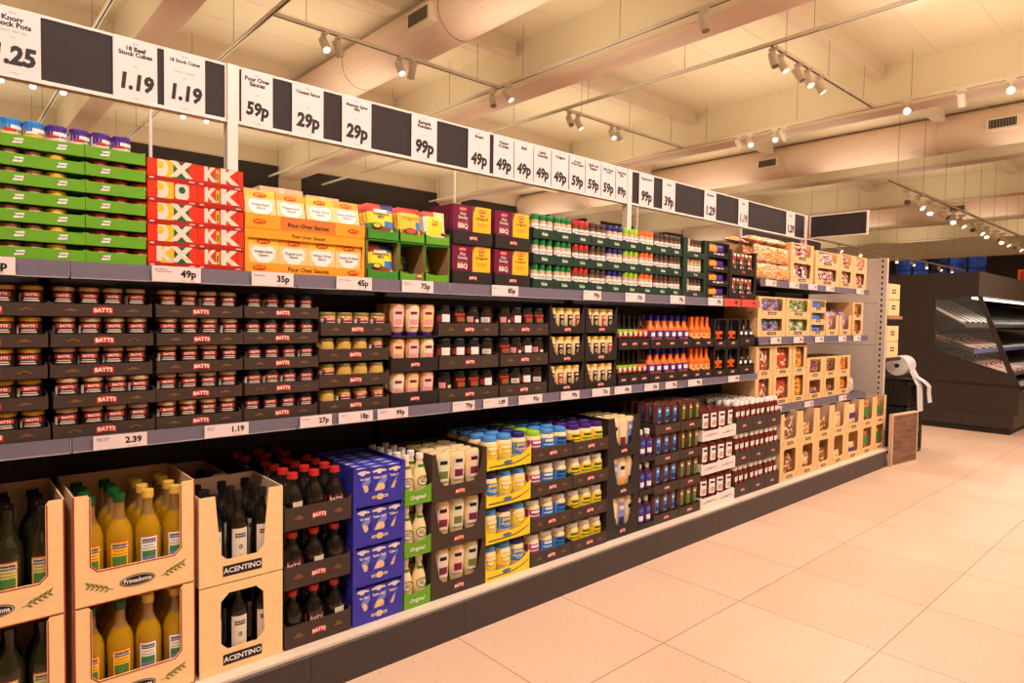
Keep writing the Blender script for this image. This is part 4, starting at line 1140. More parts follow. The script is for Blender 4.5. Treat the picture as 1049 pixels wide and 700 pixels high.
# ---- spice racks
edges = [2.122, 2.275, 2.405, 2.535, 2.67, 2.81, 2.95, 3.09, 3.235, 3.358]
kinds = ['green', 'green', 'red', 'brown', 'blue', 'lime', 'orange', 'dark brown', 'dark brown']
seen = {}
for i in range(9):
    a, b = edges[i], edges[i + 1]; w = b - a - .002; kd = kinds[i]
    who = {0: 'green-capped rack by the yellow boxes', 1: 'green-capped rack by the red caps', 7: 'dark-capped rack after orange', 8: 'dark-capped rack at the end'}.get(i, kd + '-capped rack')
    mb = tray_mb(w, .19, .044, .05, DGREEN, .003)
    P = Proto('spice_tray', 'tray', mb, [('logo', MB().rect(front(0), -.018, .018, .012, .032, MIDGREEN, .0008).text(front(0), 'Kania', 0, .022, .018, WHITE, .0014, bold=.02), 'white slanted name on green')], smooth=0)
    for k in range(3):
        P.put(((a + b) / 2, U, ZA + .001 + k * .119), 'dark green spice tray, %s tier, %s' % (tiers(3)[k], who), 'spice jar trays')
        fill((a + b) / 2, U, ZA + .005 + k * .119, w - .008, 3, 3 if (k == 2 and i < 2) else 1, lambda c, r: (SP[kd], None), 'spice jar', who, tiers(3)[k], 'spice jars', .0195, y0=.004, dy=.042)
# tall dark green rack of grinders
w = .262
for k in range(3):
    mb = MB().box(-w / 2, w / 2, 0, .2, 0, .003, DGREEN).box(-w / 2, -w / 2 + .045, 0, .2, .003, .118, DGREEN).box(w / 2 - .032, w / 2, 0, .2, .003, .118, DGREEN).box(-w / 2 + .045, w / 2 - .032, 0, .003, .003, .034, DGREEN).box(-w / 2 + .045, w / 2 - .032, .197, .2, .003, .118, DGREEN)
    Proto('spice_case', 'case', mb, [('logo', MB().text(front(0), 'Kania', .005, .018, .018, WHITE, .001, bold=.02))], smooth=0).put((3.494, U - .004, ZA + .001 + k * .119), 'dark green framed case of spice grinders, %s tier' % tiers(3)[k], 'grinder cases')
    fill(3.5, U, ZA + .005 + k * .119, .165, 4, 1, lambda c, r: (SP['beige' if (c == 0 or k == 1) else 'dark brown'], None), 'spice grinder', 'tall green case', tiers(3)[k], 'spice grinders', .0195, y0=.006)
# black trays of orange and purple packets
def packet(seed):
    R = random.Random(seed)
    def f(u, v):
        return (ORANGE if u < 0 else VIOLET) if v > .35 else (PINK if u > .2 else FOODR)
    return f
PK = pouch_proto('spice_packet', .225, .070, .03, packet(1), cat='packet', nx=8, nz=4)
for k in range(4):
    w = .258
    mb = case_mb(w, .2, .088, [(-w / 2 + .02, .026), (w / 2 - .012, .026), (w / 2 - .010, .080), (-w / 2 + .016, .080)], BLACKC, .003, open_top=False)
    Proto('packet_tray', 'tray', mb, [('print', MB().rect(front(0), -.06, -.03, .010, .018, OFFW, .001).rect(front(0), -.02, .02, .008, .018, OFFW, .001).rect(front(0), .03, .06, .010, .018, OFFW, .001))], smooth=0).put((3.765, U, ZA + .001 + k * .09), 'black tray with an orange and purple packet, %s of four' % tiers(4)[k], 'black packet trays')
    PK.put((3.765, U + .028, ZA + .005 + k * .09), 'orange and purple spice packet, %s of the four black trays' % tiers(4)[k], 'orange and purple spice packets')
def redgreen(u, v):
    if v > .7: return BLACKC
    return REDEDGE if u < -.1 else (GREENX if u < .5 else OXODARK)
PK2 = pouch_proto('noodle_packet', .1, .14, .03, rnd_paint([BLACKC, REDEDGE, REDEDGE, GREENX, FOODR, INK, OFFW], 5), cat='packet', nx=5, nz=8)
for k in range(2):
    w = .355
    mb = case_mb(w, .22, .163, notch(w - .05, w - .08, .045, .163), BLACKC, .003)
    Proto('sauce_packet_case', 'case', mb, [('print', MB().rect(front(0), -.02, .02, .014, .03, FOODR, .001))], smooth=0).put((4.085, U, ZA + .001 + k * .165), 'black case of dark sauce packets, %s tier' % tiers(2)[k], 'black packet cases')
    for i in range(3): PK2.put((3.98 + i * .105, U + .025, ZA + .006 + k * .165), '%s dark red and green packet, %s black case' % (ORD[i], tiers(2)[k]), 'dark packets in black cases', .05)

# ---- middle shelf: stacks of sauce jar trays
T4 = tiers(4)
def jar_stack(a, b, n, pitch, lip, protos, desc, where, cols=4, rows=2, rr=.0295, kinds='sauce jar trays', z0=ZB, sideh=None, tray=None, sw=True):
    w = b - a - .004
    TP = tray or tray_proto('jar_tray', w, .265, lip, lip + .012, BROWN, embw=.052, embh=.022)
    for k in range(n):
        ox = random.uniform(-.004, .004); oy = random.uniform(-.004, .004)
        TP.put(((a + b) / 2 + ox, U + oy, z0 + .001 + k * pitch), 'dark brown %s tray, %s of the stack %s' % ('jar', tiers(n)[k], where), kinds, random.uniform(-.01, .01))
        fill((a + b) / 2 + ox, U + oy, z0 + .005 + k * pitch, w - .014, cols, rows, lambda c, r: (random.choice(protos), None), desc, where, tiers(n)[k], desc + 's ' + where, rr, y0=.006)
jar_stack(-.015, .249, 5, .0875, .036, J_YEL, 'yellow-lidded jar', 'below the green trays')
jar_stack(.251, .514, 5, .0875, .036, J_BEIGE, 'beige-lidded jar', 'beside the yellow lids')
jar_stack(.516, .780, 5, .0875, .036, J_BEIGE, 'beige-lidded jar', 'under the red cartons')
jar_stack(.784, 1.052, 5, .0875, .038, J_BLK, 'black-lidded jar', 'under the orange displays')
jar_stack(1.056, 1.352, 4, .096, .046, J_MUS, 'olive-lidded jar', 'beside the dressing bottles', rr=.0325)
# dressing bottles, three tiers
for k in range(3):
    w = .226; zb = ZB + .001 + k * .139
    if k < 2: tray_proto('bottle_tray', w, .25, .056, .07, BLACKC, marks=False).put((1.469, U, zb), 'black card tray of dressing bottles, %s tier, middle shelf' % tiers(3)[k], 'dressing bottle trays')
    else: tray_proto('bottle_tray', w, .25, .006, .01, BLACKC, marks=False, emb=False).put((1.469, U, zb), 'low black tray under the topmost dressing bottles', 'dressing bottle trays')
    fill(1.469, U, zb + .004, w - .01, 3, 3, lambda c, r: (SQ_MID[(c + k) % 3], None), 'dressing bottle', 'middle shelf', tiers(3)[k], 'dressing bottles on the middle shelf', .022, dy=.05, y0=.006, rot=.1)
# pickle jars
for ci, (a, b) in enumerate(((1.588, 1.918), (1.922, 2.228))):
    jar_stack(a, b, 3, .141, .054, J_TALL, 'dark pickle jar', ('next to the dressing bottles', 'next to the cream jars')[ci], rr=.0355, kinds='pickle jar trays')
# cream jars in black cases
for ci, (a, b) in enumerate(((2.240, 2.498), (2.502, 2.760))):
    w = b - a - .004
    P = Proto('jar_case', 'case', case_mb(w, .2, .143, notch(w - .02, w - .075, .036, .138, .02), BLACKC, .003), [('emblem', emblem_mb(.048, .02, 0, 0, .018))], smooth=0)
    for k in range(3):
        P.put(((a + b) / 2, U, ZB + .001 + k * .145), 'black scooped case of cream jars, %s tier, %s column' % (tiers(3)[k], ORD[ci]), 'cream jar cases')
        fill((a + b) / 2, U, ZB + .007 + k * .145, w - .02, 4, 2, lambda c, r: (J_CREAM[1 if (c + k + ci) % 4 == 1 else 0], None), 'cream jar', '%s black case column' % ORD[ci], tiers(3)[k], 'cream jars in black cases', .028, y0=.007)
# slim bottles
def bottle_block(a, b, n, cols, pick, desc, where, r, h, lip, ncase, m=BLACKC, pitch=.197, rows=2, mid=True, inner=None, z0=ZB, yf=U, dy=None):
    for k in range(n):
        wc = (b - a) / ncase
        for j in range(ncase):
            tray_proto('bottle_tray', wc - .003, .2, lip, lip + .02, m, marks=False, embw=.04, embh=.017).put((a + wc * (j + .5), yf, z0 + .001 + k * pitch), '%s black bottle tray, %s tier, %s' % (ORD[j], tiers(n)[k], where), 'bottle trays ' + where)
        fill((a + b) / 2, yf, z0 + .005 + k * pitch, b - a - .012, cols, rows, pick, desc, where, tiers(n)[k], desc + 's', r, y0=.006, dy=dy)
bottle_block(2.775, 3.055, 2, 6, lambda c, r: (SL_LIME if c < 4 else SL_ORNG, 'lime-collared bottle' if c < 4 else 'orange-collared bottle'), 'curry sauce bottle', 'after the cream jars', .023, .185, .06, 3)
bottle_block(3.062, 3.488, 2, 6, lambda c, r: (SL_BLUE, None), 'blue-topped bottle', 'middle shelf', .0335, .19, .055, 3)
bottle_block(3.492, 3.735, 2, 4, lambda c, r: (SL_PALE, None), 'pale orange bottle', 'middle shelf', .0295, .185, .05, 2)
for k in range(2):
    for ci, (a, b) in enumerate(((3.742, 3.893), (3.898, 4.055))):
        w = b - a - .004
        Proto('bottle_case', 'case', case_mb(w, .2, .185, window(w - .025, w - .025, .045, .178, .01), BLACKC, .003, open_top=False), [('emblem', emblem_mb(.04, .018, 0, 0, .026))], smooth=0).put(((a + b) / 2, U, ZB + .001 + k * .19), 'black windowed bottle case, %s tier, %s column' % (tiers(2)[k], ORD[ci]), 'windowed bottle cases')
        fill((a + b) / 2, U, ZB + .006 + k * .19, w - .014, 2, 2, lambda c, r: (SL_DARK, None), 'orange-labelled bottle', '%s windowed case' % ORD[ci], tiers(2)[k], 'orange-labelled bottles', .03)
bottle_block(4.060, 4.268, 2, 3, lambda c, r: (SL_DOTS, None), 'white-dotted black bottle', 'last middle-shelf case', .026, .17, .06, 1)

# ================================================================== LOWEST LEVEL
F = 2.13; ZF = .158
def olive_branch(mb, fr, cu, cv, s, flip=1):
    for i in range(5):
        t = i / 4; x = cu + flip * (t - .5) * .045 * s; y = cv + (t - .5) * .02 * s
        for d in (-1, 1):
            l = .018 * s; a = math.radians(38) * d
            ex, ey = x + flip * l * math.cos(a), y + l * math.sin(a) + .003 * s
            nx, ny = -math.sin(a) * .0028 * s, math.cos(a) * .0028 * s
            mb.poly(fr, [(x, y), ((x + ex) / 2 + flip * nx, (y + ey) / 2 + ny), (ex, ey), ((x + ex) / 2 - flip * nx, (y + ey) / 2 - ny)], OLIVE, .001)
    mb.poly(fr, [(cu - flip * .034 * s, cv - .0145 * s), (cu + flip * .03 * s, cv + .012 * s), (cu + flip * .03 * s, cv + .0134 * s), (cu - flip * .034 * s, cv - .0128 * s)], OLIVE, .0012)
def oil_case(w):
    h = .318
    mb = case_mb(w, .30, h, [(w / 2 - .035, h), (w / 2 - .043, h - .012), (w / 2 - .043, .115), (w / 2 - .058, .098), (-w / 2 + .058, .098), (-w / 2 + .043, .115), (-w / 2 + .043, h - .012), (-w / 2 + .035, h)], CREAM, .004, inner=CREAM2)
    fr = front(0); ln = .0035
    # red printed line round the opening and along the edges
    e = .040
    for s in (-1, 1):
        mb.rect(fr, s * (w / 2 - e) - ln / 2, s * (w / 2 - e) + ln / 2, .112, h - .01, REDEDGE)
        mb.rect(fr, s * (w / 2) - (ln if s > 0 else 0), s * (w / 2) + (ln if s < 0 else 0), 0, h, REDEDGE)
        mb.poly(fr, [(s * (w / 2 - e + .002), .114), (s * (w / 2 - .057), .0935), (s * (w / 2 - .058), .0975), (s * (w / 2 - e - .002), .115)], REDEDGE)
    mb.rect(fr, -w / 2 + .057, w / 2 - .057, .0935, .0970, REDEDGE); mb.rect(fr, -w / 2, w / 2, 0, .003, REDEDGE)
    sd = side(-w / 2)
    mb.rect(lambda u, v, q: (-w / 2 - q, .30 + u, v), -.30, -.294, 0, h, REDEDGE)
    lg = MB()
    lg.disc(fr, 0, .047, .047, .017, INK, .001, n=20); lg.disc(fr, 0, .047, .044, .0145, OFFW, .0014, n=20); lg.disc(fr, 0, .047, .042, .013, INK, .0018, n=20)
    lg.text(fr, 'Primadonna', 0, .047, .0185, WHITE, .0024, bold=.02, sx=.82)
    olive_branch(lg, fr, -.095, .048, 1.0, -1); olive_branch(lg, fr, .095, .055, 1.0, 1)
    return Proto('oil_carton', 'carton', mb, [('logo', lg, 'black oval with white name between olive twigs')], smooth=0)
OC = oil_case(.316)
for k in range(2):
    z = ZF + k * .321
    OC.put((.445, F, z), 'cream carton of golden oil bottles, %s of two' % tiers(2)[k], 'oil bottle cartons')
    fill(.445, F, z + .005, .30, 4, 3 if k == 0 else 4, lambda c, r: (OIL_G if c < 2 else OIL_Y, 'green-capped oil bottle' if c < 2 else 'gold-capped oil bottle'), '', 'golden oil carton', tiers(2)[k], 'golden oil bottles', .0355, y0=.010, dy=.0714, rot=.15, jit=.0002)
    OC.put((.110, F, z), 'cream carton of dark oil bottles, cut by picture edge, %s' % tiers(2)[k], 'oil bottle cartons')
    fill(.110, F, z + .005, .30, 4, 2 if k == 0 else 4, lambda c, r: (OIL_D, None), 'dark oil bottle', 'dark oil carton', tiers(2)[k], 'dark oil bottles', .0355, y0=.010, dy=.0714, jit=.0002)
# Acentino cartons
def bals_case(top_):
    w, h = .266, .286
    if top_: mb = case_mb(w, .27, h, notch(w - .095, w - .13, .075, h, .02), CREAM, .004, inner=CREAM2)
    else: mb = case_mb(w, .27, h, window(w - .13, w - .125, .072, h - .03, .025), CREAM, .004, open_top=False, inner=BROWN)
    fr = front(0); lg = MB()
    lg.plate(lambda u, v, q: (u, -.001 - q, v), [(-.062, .022), (.062, .022), (.062, .056), (-.062, .056)], [], .0008, INK)
    lg.text(fr, 'ACENTINO', 0, .039, .0235, WHITE, .0024, bold=.02)
    return Proto('vinegar_carton', 'carton', mb, [('logo', lg, 'black plate with white capitals')], smooth=0)
for k in range(2):
    z = ZF + k * .29
    bals_case(k == 1).put((.748, F, z), 'cream vinegar carton, %s' % ('lower, with a closed chamfered window' if k == 0 else 'upper, torn open along the top'), 'vinegar cartons')
    fill(.748, F, z + .005, .24, 3, 2 if k == 0 else 3, lambda c, r: (BALS, None), 'dark vinegar bottle', 'cream vinegar carton', tiers(2)[k], 'dark vinegar bottles', .033, y0=.012, dy=.08)
# second rank behind the vinegar cartons
bc = bals_case(True)
bc.put((.66, F + .29, ZF + .29), 'cream vinegar carton standing further back in shade', 'vinegar cartons')
bc.put((.66, F + .29, ZF), 'lower cream vinegar carton standing further back in shade', 'vinegar cartons')
fill(.66, F + .29, ZF + .295, .24, 3, 2, lambda c, r: (BALS, None), 'vinegar bottle', 'rear vinegar carton', 'upper', 'dark vinegar bottles', .033, dy=.08)
# soy / malt vinegar bottles, red caps
ST = tray_proto('bottle_tray', .248, .36, .078, .085, BROWN, embw=.052, embh=.024)
for k in range(3):
    z = ZF + k * .207
    ST.put((1.013, F + (.004 if k == 1 else 0), z), 'dark brown tray of red-capped bottles, %s tier' % tiers(3)[k], 'red-capped bottle trays', (-.006, .005, 0)[k])
    fill(1.013, F, z + .004, .238, 3, 2 if k < 2 else 4, lambda c, r: (SOY[(c + r + k) % 3], None), 'red-capped bottle', 'beside the blue salt', tiers(3)[k], 'red-capped vinegar bottles', .0375, y0=.010, dy=.080, jit=.0005)
ST2 = tray_proto('bottle_tray', .248, .26, .078, .085, BROWN, embw=.052, embh=.024)
ST2.put((.985, F + .37, ZF + .414), 'dark brown tray of red-capped bottles pushed to the back', 'red-capped bottle trays')
ST2.put((.985, F + .37, ZF + .207), 'brown tray in the rear stack, beneath the topmost', 'red-capped bottle trays')
ST2.put((.985, F + .37, ZF), 'brown tray on the deck in the rear stack', 'red-capped bottle trays')
fill(.985, F + .37, ZF + .418, .238, 3, 2, lambda c, r: (SOY[(c + r) % 3], None), 'red-capped bottle', 'rear brown tray', 'top', 'red-capped vinegar bottles', .0375, y0=.010, dy=.080, jit=.0005)
# blue salt displays
def salt_case():
    w, h = .222, .148
    hole = [(-.064, .048), (.064, .048), (.100, .1445), (-.100, .1445)]
    mb = case_mb(w, .32, h, hole, BLUE, .003, open_top=False)
    em = MB(); fr = front(0)
    em.poly(fr, [(-.034, .020), (-.012, .020), (-.008, .014), (.008, .014), (.012, .020), (.034, .020), (.034, .030), (.012, .030), (.008, .036), (-.008, .036), (-.012, .030), (-.034, .030)], OFFW, .001)
    em.disc(fr, 0, .025, .008, .008, YELL, .0014, n=10); em.rect(fr, -.03, -.013, .023, .027, TAN, .0014).rect(fr, .013, .03, .023, .027, TAN, .0014)
    return Proto('salt_display_box', 'display box', mb, [('emblem', em, 'cream and gold crest')], smooth=0)
SD = salt_case()
def salt_box():
    w, h, d = .068, .128, .045
    mb = MB().box(-w / 2, w / 2, 0, d, 0, h, BLUE); fr = front(0); pr = MB()
    pr.poly(fr, [(-w / 2 + .004, h * .25), (.0, h * .30), (w / 2, h * .62), (w / 2, h * .8), (-.004, h * .6)], LBLUE, .0008)
    pr.disc(fr, .006, h * .42, .018, .017, NUTL, .0012, n=12); pr.disc(fr, -.006, h * .36, .012, .011, PEACH, .0016, n=10)
    pr.poly(fr, [(-.030, h * .88), (-.010, h * .88), (-.006, h * .83), (.006, h * .83), (.010, h * .88), (.030, h * .88), (.030, h * .92), (.006, h * .97), (-.006, h * .97), (-.030, h * .92)], OFFW, .0012)
    pr.text(fr, 'Table Salt', 0, h * .72, .0135, WHITE, .0016, bold=.02)
    tp = top(h)
    pr.rect(tp, -w / 2 + .008, w / 2 - .008, d * .25, d * .75, LBLUE, .0008); pr.rect(tp, -.012, .012, d * .35, d * .65, OFFW, .0012)
    return Proto('salt_box', 'box', mb, [('print', pr)], smooth=0)
SBX = salt_box()
for k in range(4):
    z = ZF + k * .1495
    SD.put((1.256, F, z), 'royal blue salt display box, %s of four' % T4[k], 'blue salt displays')
    for r in range(1 if k < 3 else 6):
        for c in range(3):
            SBX.put((1.256 + (c - 1) * .0705, F + .006 + r * .048, z + .005), '%s blue salt box%s, %s display' % (ORD[c], ROWP[r], T4[k]), 'blue table salt boxes')
# salad cream
for k in range(3):
    w = .132; z = ZF + k * .206
    mb = MB().box(-w / 2, w / 2, 0, .2, 0, .003, GREENC)
    mb.plate(front(0), [(-w / 2, .003), (w / 2, .003), (w / 2, .075), (w / 4, .060), (0, .052), (-w / 4, .058), (-w / 2, .07)], [], .003, GREENC)
    for s in (-1, 1): mb.box(s * w / 2 - (.003 if s > 0 else 0), s * w / 2 + (.003 if s < 0 else 0), .003, .2, .003, .06, GREENC)
    Proto('salad_cream_tray', 'tray', mb, [('print', MB().text(front(0), 'Original', 0, .028, .022, WHITE, .001, bold=.02, shear=.3))], smooth=0).put((1.425, F, z), 'lime green card tray of salad cream bottles, %s tier' % tiers(3)[k], 'salad cream trays')
    fill(1.425, F, z + .004, w - .002, 2, 2 if k < 2 else 5, lambda c, r: (SALCREAM, None), 'salad cream bottle', 'green card tray', tiers(3)[k], 'glass salad cream bottles', .0305, y0=.008, dy=.065, jit=.0004)
# black cases of dressing bottles
def sq_case(w, h, d, m, hole_w, v0, nm='bottle_case', emw=.05):
    return Proto(nm, 'case', case_mb(w, d, h, notch(hole_w, hole_w - .05, v0, h, .02), m, .004), [('emblem', emblem_mb(emw, .022, 0, 0, v0 * .5))], smooth=0)
C7 = sq_case(.284, .197, .3, BROWN, .250, .062)
for k in range(3):
    z = ZF + k * .2
    C7.put((1.636, F + (0, .004, 0)[k], z), 'dark brown case of cream dressing bottles, %s of three' % tiers(3)[k], 'dressing bottle cases')
    fill(1.645, F, z + .005, .235, 3, 2 if k < 2 else 5, lambda c, r: (SQ_CREAM[(c + k) % 3], None), 'cream dressing bottle', 'dark brown case', tiers(3)[k], 'cream dressing bottles', .026, y0=.012, dy=.052)
# yellow trays
w = .262
mb = MB().box(-w / 2, w / 2, 0, .3, 0, .003, BYELL)
wave = [(-w / 2, .003), (w / 2, .003), (w / 2, .088), (w / 2 - .015, .075), (w / 4, .045), (0, .040), (-w / 4, .040), (-w / 2 + .02, .046), (-w / 2, .058)]
mb.plate(front(0), wave, [], .003, BYELL)
for s in (-1, 1): mb.prism_x([(.003, .003), (.3, .003), (.3, .075), (.04, .075), (.003, .06)], s * w / 2 - (.003 if s > 0 else 0), s * w / 2 + (0 if s > 0 else .003), BYELL)
pr = MB(); fr = front(0)
for i in range(12):
    a = -w / 2 + .01 + i * (w - .02) / 12; b = a + (w - .02) / 12
    f = lambda x: .012 + .035 * max(0, (x / (w / 2))) ** 2 * (1 if x > 0 else .3)
    pr.face([fr(a, f(a), .001), fr(b, f(b), .001), fr(b, f(b) + .005, .001), fr(a, f(a) + .005, .001)], NAVY)
pr.disc(fr, -.01, .026, .026, .007, NAVY, .0014, n=14); pr.disc(fr, -.01, .026, .022, .0045, SKYB, .0018, n=14)
YT = Proto('mayonnaise_tray', 'tray', mb, [('print', pr, 'navy wave and oval')], smooth=0)
for k in range(4):
    z = ZF + k * .163
    YT.put((1.912, F, z), 'bright yellow mayonnaise tray with navy wave, %s of four' % T4[k], 'yellow mayonnaise trays')
    fill(1.912, F, z + .004, .254, 3, 1 if k < 3 else 4, lambda c, r: ((HEL_1, HEL_3, HEL_2)[(c + k) % 3], None), 'mayonnaise jar', 'yellow tray', T4[k], 'mayonnaise jars in yellow trays', .04, y0=.008, dy=.083)
M9 = tray_proto('mayonnaise_tray', .274, .36, .062, .07, BROWN, embw=.05, embh=.022)
M10 = tray_proto('mayonnaise_tray', .262, .36, .062, .07, BROWN, embw=.05, embh=.022)
for k in range(4):
    z = ZF + k * .163
    M9.put((2.184, F - .004, z), 'brown tray of purple and blue labelled mayonnaise, %s of four' % T4[k], 'brown mayonnaise trays')
    fill(2.184, F, z + .004, .264, 3, 1 if k < 3 else 4, lambda c, r: ((MAY_G, MAY_B, MAY_B2) if k == 3 else (MAY_W1, MAY_W2, MAY_W3))[c] and (((MAY_G, MAY_B, MAY_B2) if k == 3 else (MAY_W1, MAY_W2, MAY_W3))[c], ('purple-labelled jar', 'blue-labelled jar', 'blue-labelled jar')[c]), '', 'blue labelled stack', T4[k], 'blue and purple mayonnaise jars', .042, y0=.0085, dy=.087, jit=.0006)
    M10.put((2.456, F - .004, z), 'brown tray of yellow labelled mayonnaise, %s of four' % T4[k], 'brown mayonnaise trays')
    fill(2.456, F, z + .004, .256, 3, 1 if k < 3 else 4, lambda c, r: ((MAY_Y if k == 3 else MAY_YW), None), 'yellow-labelled jar', 'yellow labelled stack', T4[k], 'yellow mayonnaise jars', .042, y0=.0085, dy=.087, jit=.0006)
C11 = sq_case(.268, .211, .34, BLACKC, .17, .065, emw=.045)
for k in range(3):
    z = ZF + k * .214
    C11.put((2.724, F, z), 'black case of striped dressing bottles, %s of three' % tiers(3)[k], 'striped bottle cases')
    fill(2.735, F, z + .005, .20, 3, 2 if k < 2 else 5, lambda c, r: (SQ_STRIPE[(c + k) % 3], None), 'striped dressing bottle', 'black case', tiers(3)[k], 'striped dressing bottles', .024, y0=.012, dy=.055)
PT = tray_proto('bottle_tray', .136, .25, .03, .03, BLACKC, emb=False, marks=False)
for k in range(3):
    z = ZF + k * .187
    PT.put((2.930, F, z), 'shallow tray of plum coloured bottles, %s of three' % tiers(3)[k], 'plum bottle trays')
    fill(2.930, F, z + .004, .13, 2, 2 if k < 2 else 3, lambda c, r: (SQ_PLUM, None), 'plum coloured bottle', 'narrow stack', tiers(3)[k], 'plum coloured bottles', .029, y0=.004)
for ci, (a, b, P, nm) in enumerate(((3.0, 3.243, SQ_BBQ, 'blue-labelled barbecue bottle'), (3.247, 3.473, SQ_BRN, 'green-labelled sauce bottle'))):
    w = b - a - .003
    TT = tray_proto('bottle_tray', w, .3, .052, .06, BROWN, embw=.05, embh=.021, marks=False)
    for k in range(4):
        z = ZF + k * .17
        TT.put(((a + b) / 2, F, z), 'brown tray of %ss, %s of four' % (nm, T4[k]), 'brown sauce bottle trays')
        fill((a + b) / 2, F, z + .004, w - .01, 3, 1 if k < 3 else 5, lambda c, r: (P, None), nm.replace(' bottle', '').replace(' sauce', ' brown') + ' bottle', 'brown tray', T4[k], nm + 's', .024, y0=.006, dy=.052)
# white ketchup trays
w = .398
mb = MB().box(-w / 2, w / 2, 0, .25, 0, .003, WHITECARD)
mb.plate(front(0), [(-w / 2, .003), (w / 2, .003), (w / 2, .068), (w / 2 - .02, .078), (.02, .066), (0, .078), (-.02, .062), (-w / 2 + .02, .062), (-w / 2, .075)], [], .003, WHITECARD)
for s in (-1, 1): mb.box(s * w / 2 - (.003 if s > 0 else 0), s * w / 2 + (.003 if s < 0 else 0), .003, .25, .003, .068, WHITECARD)
pr = MB(); fr = front(0)
for s in (-1, 1): pr.rect(fr, s * .1 - .07, s * .1 + .02, .03, .033, GREYP, .001).text(fr, 'Tomato Ketchup', s * .1 + .02, .038, .014, GREYP, .001, bold=.01)
KT = Proto('ketchup_tray', 'tray', mb, [('print', pr)], smooth=0)
for k in range(3):
    z = ZF + k * .208
    KT.put((3.676, F - .002, z), 'white card ketchup tray, %s of three' % tiers(3)[k], 'white ketchup trays')
    fill(3.676, F, z + .004, .388, 4, 2 if k < 2 else 4, lambda c, r: (SQ_KET, None), 'white-labelled ketchup', 'white card tray', tiers(3)[k], 'ketchup bottles in white trays', .0305, y0=.006, dy=.064)
for ci in range(3):
    xc = 3.98 + ci * .205
    w = .2
    mb = case_mb(w, .24, .10, [(w / 2 - .01, .10), (w / 2 - .03, .088), (-w / 2 + .03, .088), (-w / 2 + .01, .10)], BROWN, .004, backh=.10)
    P = Proto('ketchup_case', 'case', mb, [('emblem', emblem_mb(.044, .02, 0, .0, .04))], smooth=0)
    for k in range(3):
        z = ZF + k * .213
        if ci == 2 and k == 2:
            P = Proto('ketchup_case', 'case', case_mb(w, .067, .10, [(w / 2 - .01, .10), (w / 2 - .03, .088), (-w / 2 + .03, .088), (-w / 2 + .01, .10)], BROWN, .003, backh=.10), [('emblem', emblem_mb(.044, .02, 0, .0, .04))], smooth=0)
        P.put((xc, F - .002, z), 'dark brown ketchup case, %s tier, %s column of three' % (tiers(3)[k], ORD[ci]), 'dark ketchup cases')
        fill(xc, F, z + .005, w - .01, 3, 2 if k < 2 else (6 if ci < 2 else 1), lambda c, r: (SQ_BKET, None), 'white-capped ketchup', '%s dark column' % ORD[ci], tiers(3)[k], 'ketchup bottles in dark cases', .0295, y0=.0045, dy=.064, jit=.0005)

# ================================================================== NUT AND SNACK CRATES
def crate(w, h, d, hole, logo=True):
    mb = case_mb(w, d, h, hole, CRATEM, .005, open_top=False, inner=CRATEM)
    fr = front(0); lg = MB()
    lg.rect(fr, -w * .16, w * .16, .014, .034, INK, .001); lg.rect(fr, -w * .12, w * .12, .021, .026, OFFW, .0014)
    for s in (-1, 1):
        for i in range(3): mb.disc(fr, s * w * .36, .02 + i * .012, .008, .003, TAN, .0008, n=6)
        mb.rect(fr, s * w * .43 - .001, s * w * .43 + .001, .03, h - .03, TAN)
    return Proto('snack_crate', 'crate', mb, [('logo', lg, 'small black name plate')] if logo else [], smooth=0)
def open_crate(w, h, d, hole):
    mb = case_mb(w, d, h, hole, CRATEM, .005, open_top=True, inner=CREAM2)
    fr = front(0); lg = MB(); lg.rect(fr, -w * .16, w * .16, .014, .034, INK, .001); lg.rect(fr, -w * .12, w * .12, .021, .026, OFFW, .0014)
    for s in (-1, 1):
        for i in range(3): mb.disc(fr, s * w * .36, .02 + i * .012, .008, .003, TAN, .0008, n=6)
    return Proto('snack_crate', 'crate', mb, [('logo', lg, 'small black name plate')], smooth=0)
def bag(w, h, cols, seed, band=None, topc=None, nm='snack_bag'):
    return pouch_proto(nm, w, h, .05, rnd_paint(cols, seed, band, topc), cat='bag', nx=9, nz=12)
palS = [([NUT, NUTD, NUTD, OFFW, FOODB], None, 'brown nut bag'), ([NUTL, NUT, NUT, NUTD], None, 'pale nut bag'), ([NUT, NUTL, NUTD, FOODB], None, 'mixed nut bag'), ([NUTL, PEACH, NUT], None, 'peanut bag'),
        ([NUT, NUTL, PEACH], (VIOLET, .42, .7), 'purple-banded nut bag'), ([NUT, ORANGED, NUTD], (MIDGREEN, .35, .72), 'green-banded nut bag'), ([NUT, ORANGED, NUTD], (MIDGREEN, .35, .72), 'green-banded nut bag')]
xs = [4.505, 4.81, 5.10, 5.385, 5.68, 6.0, 6.31, 6.60]
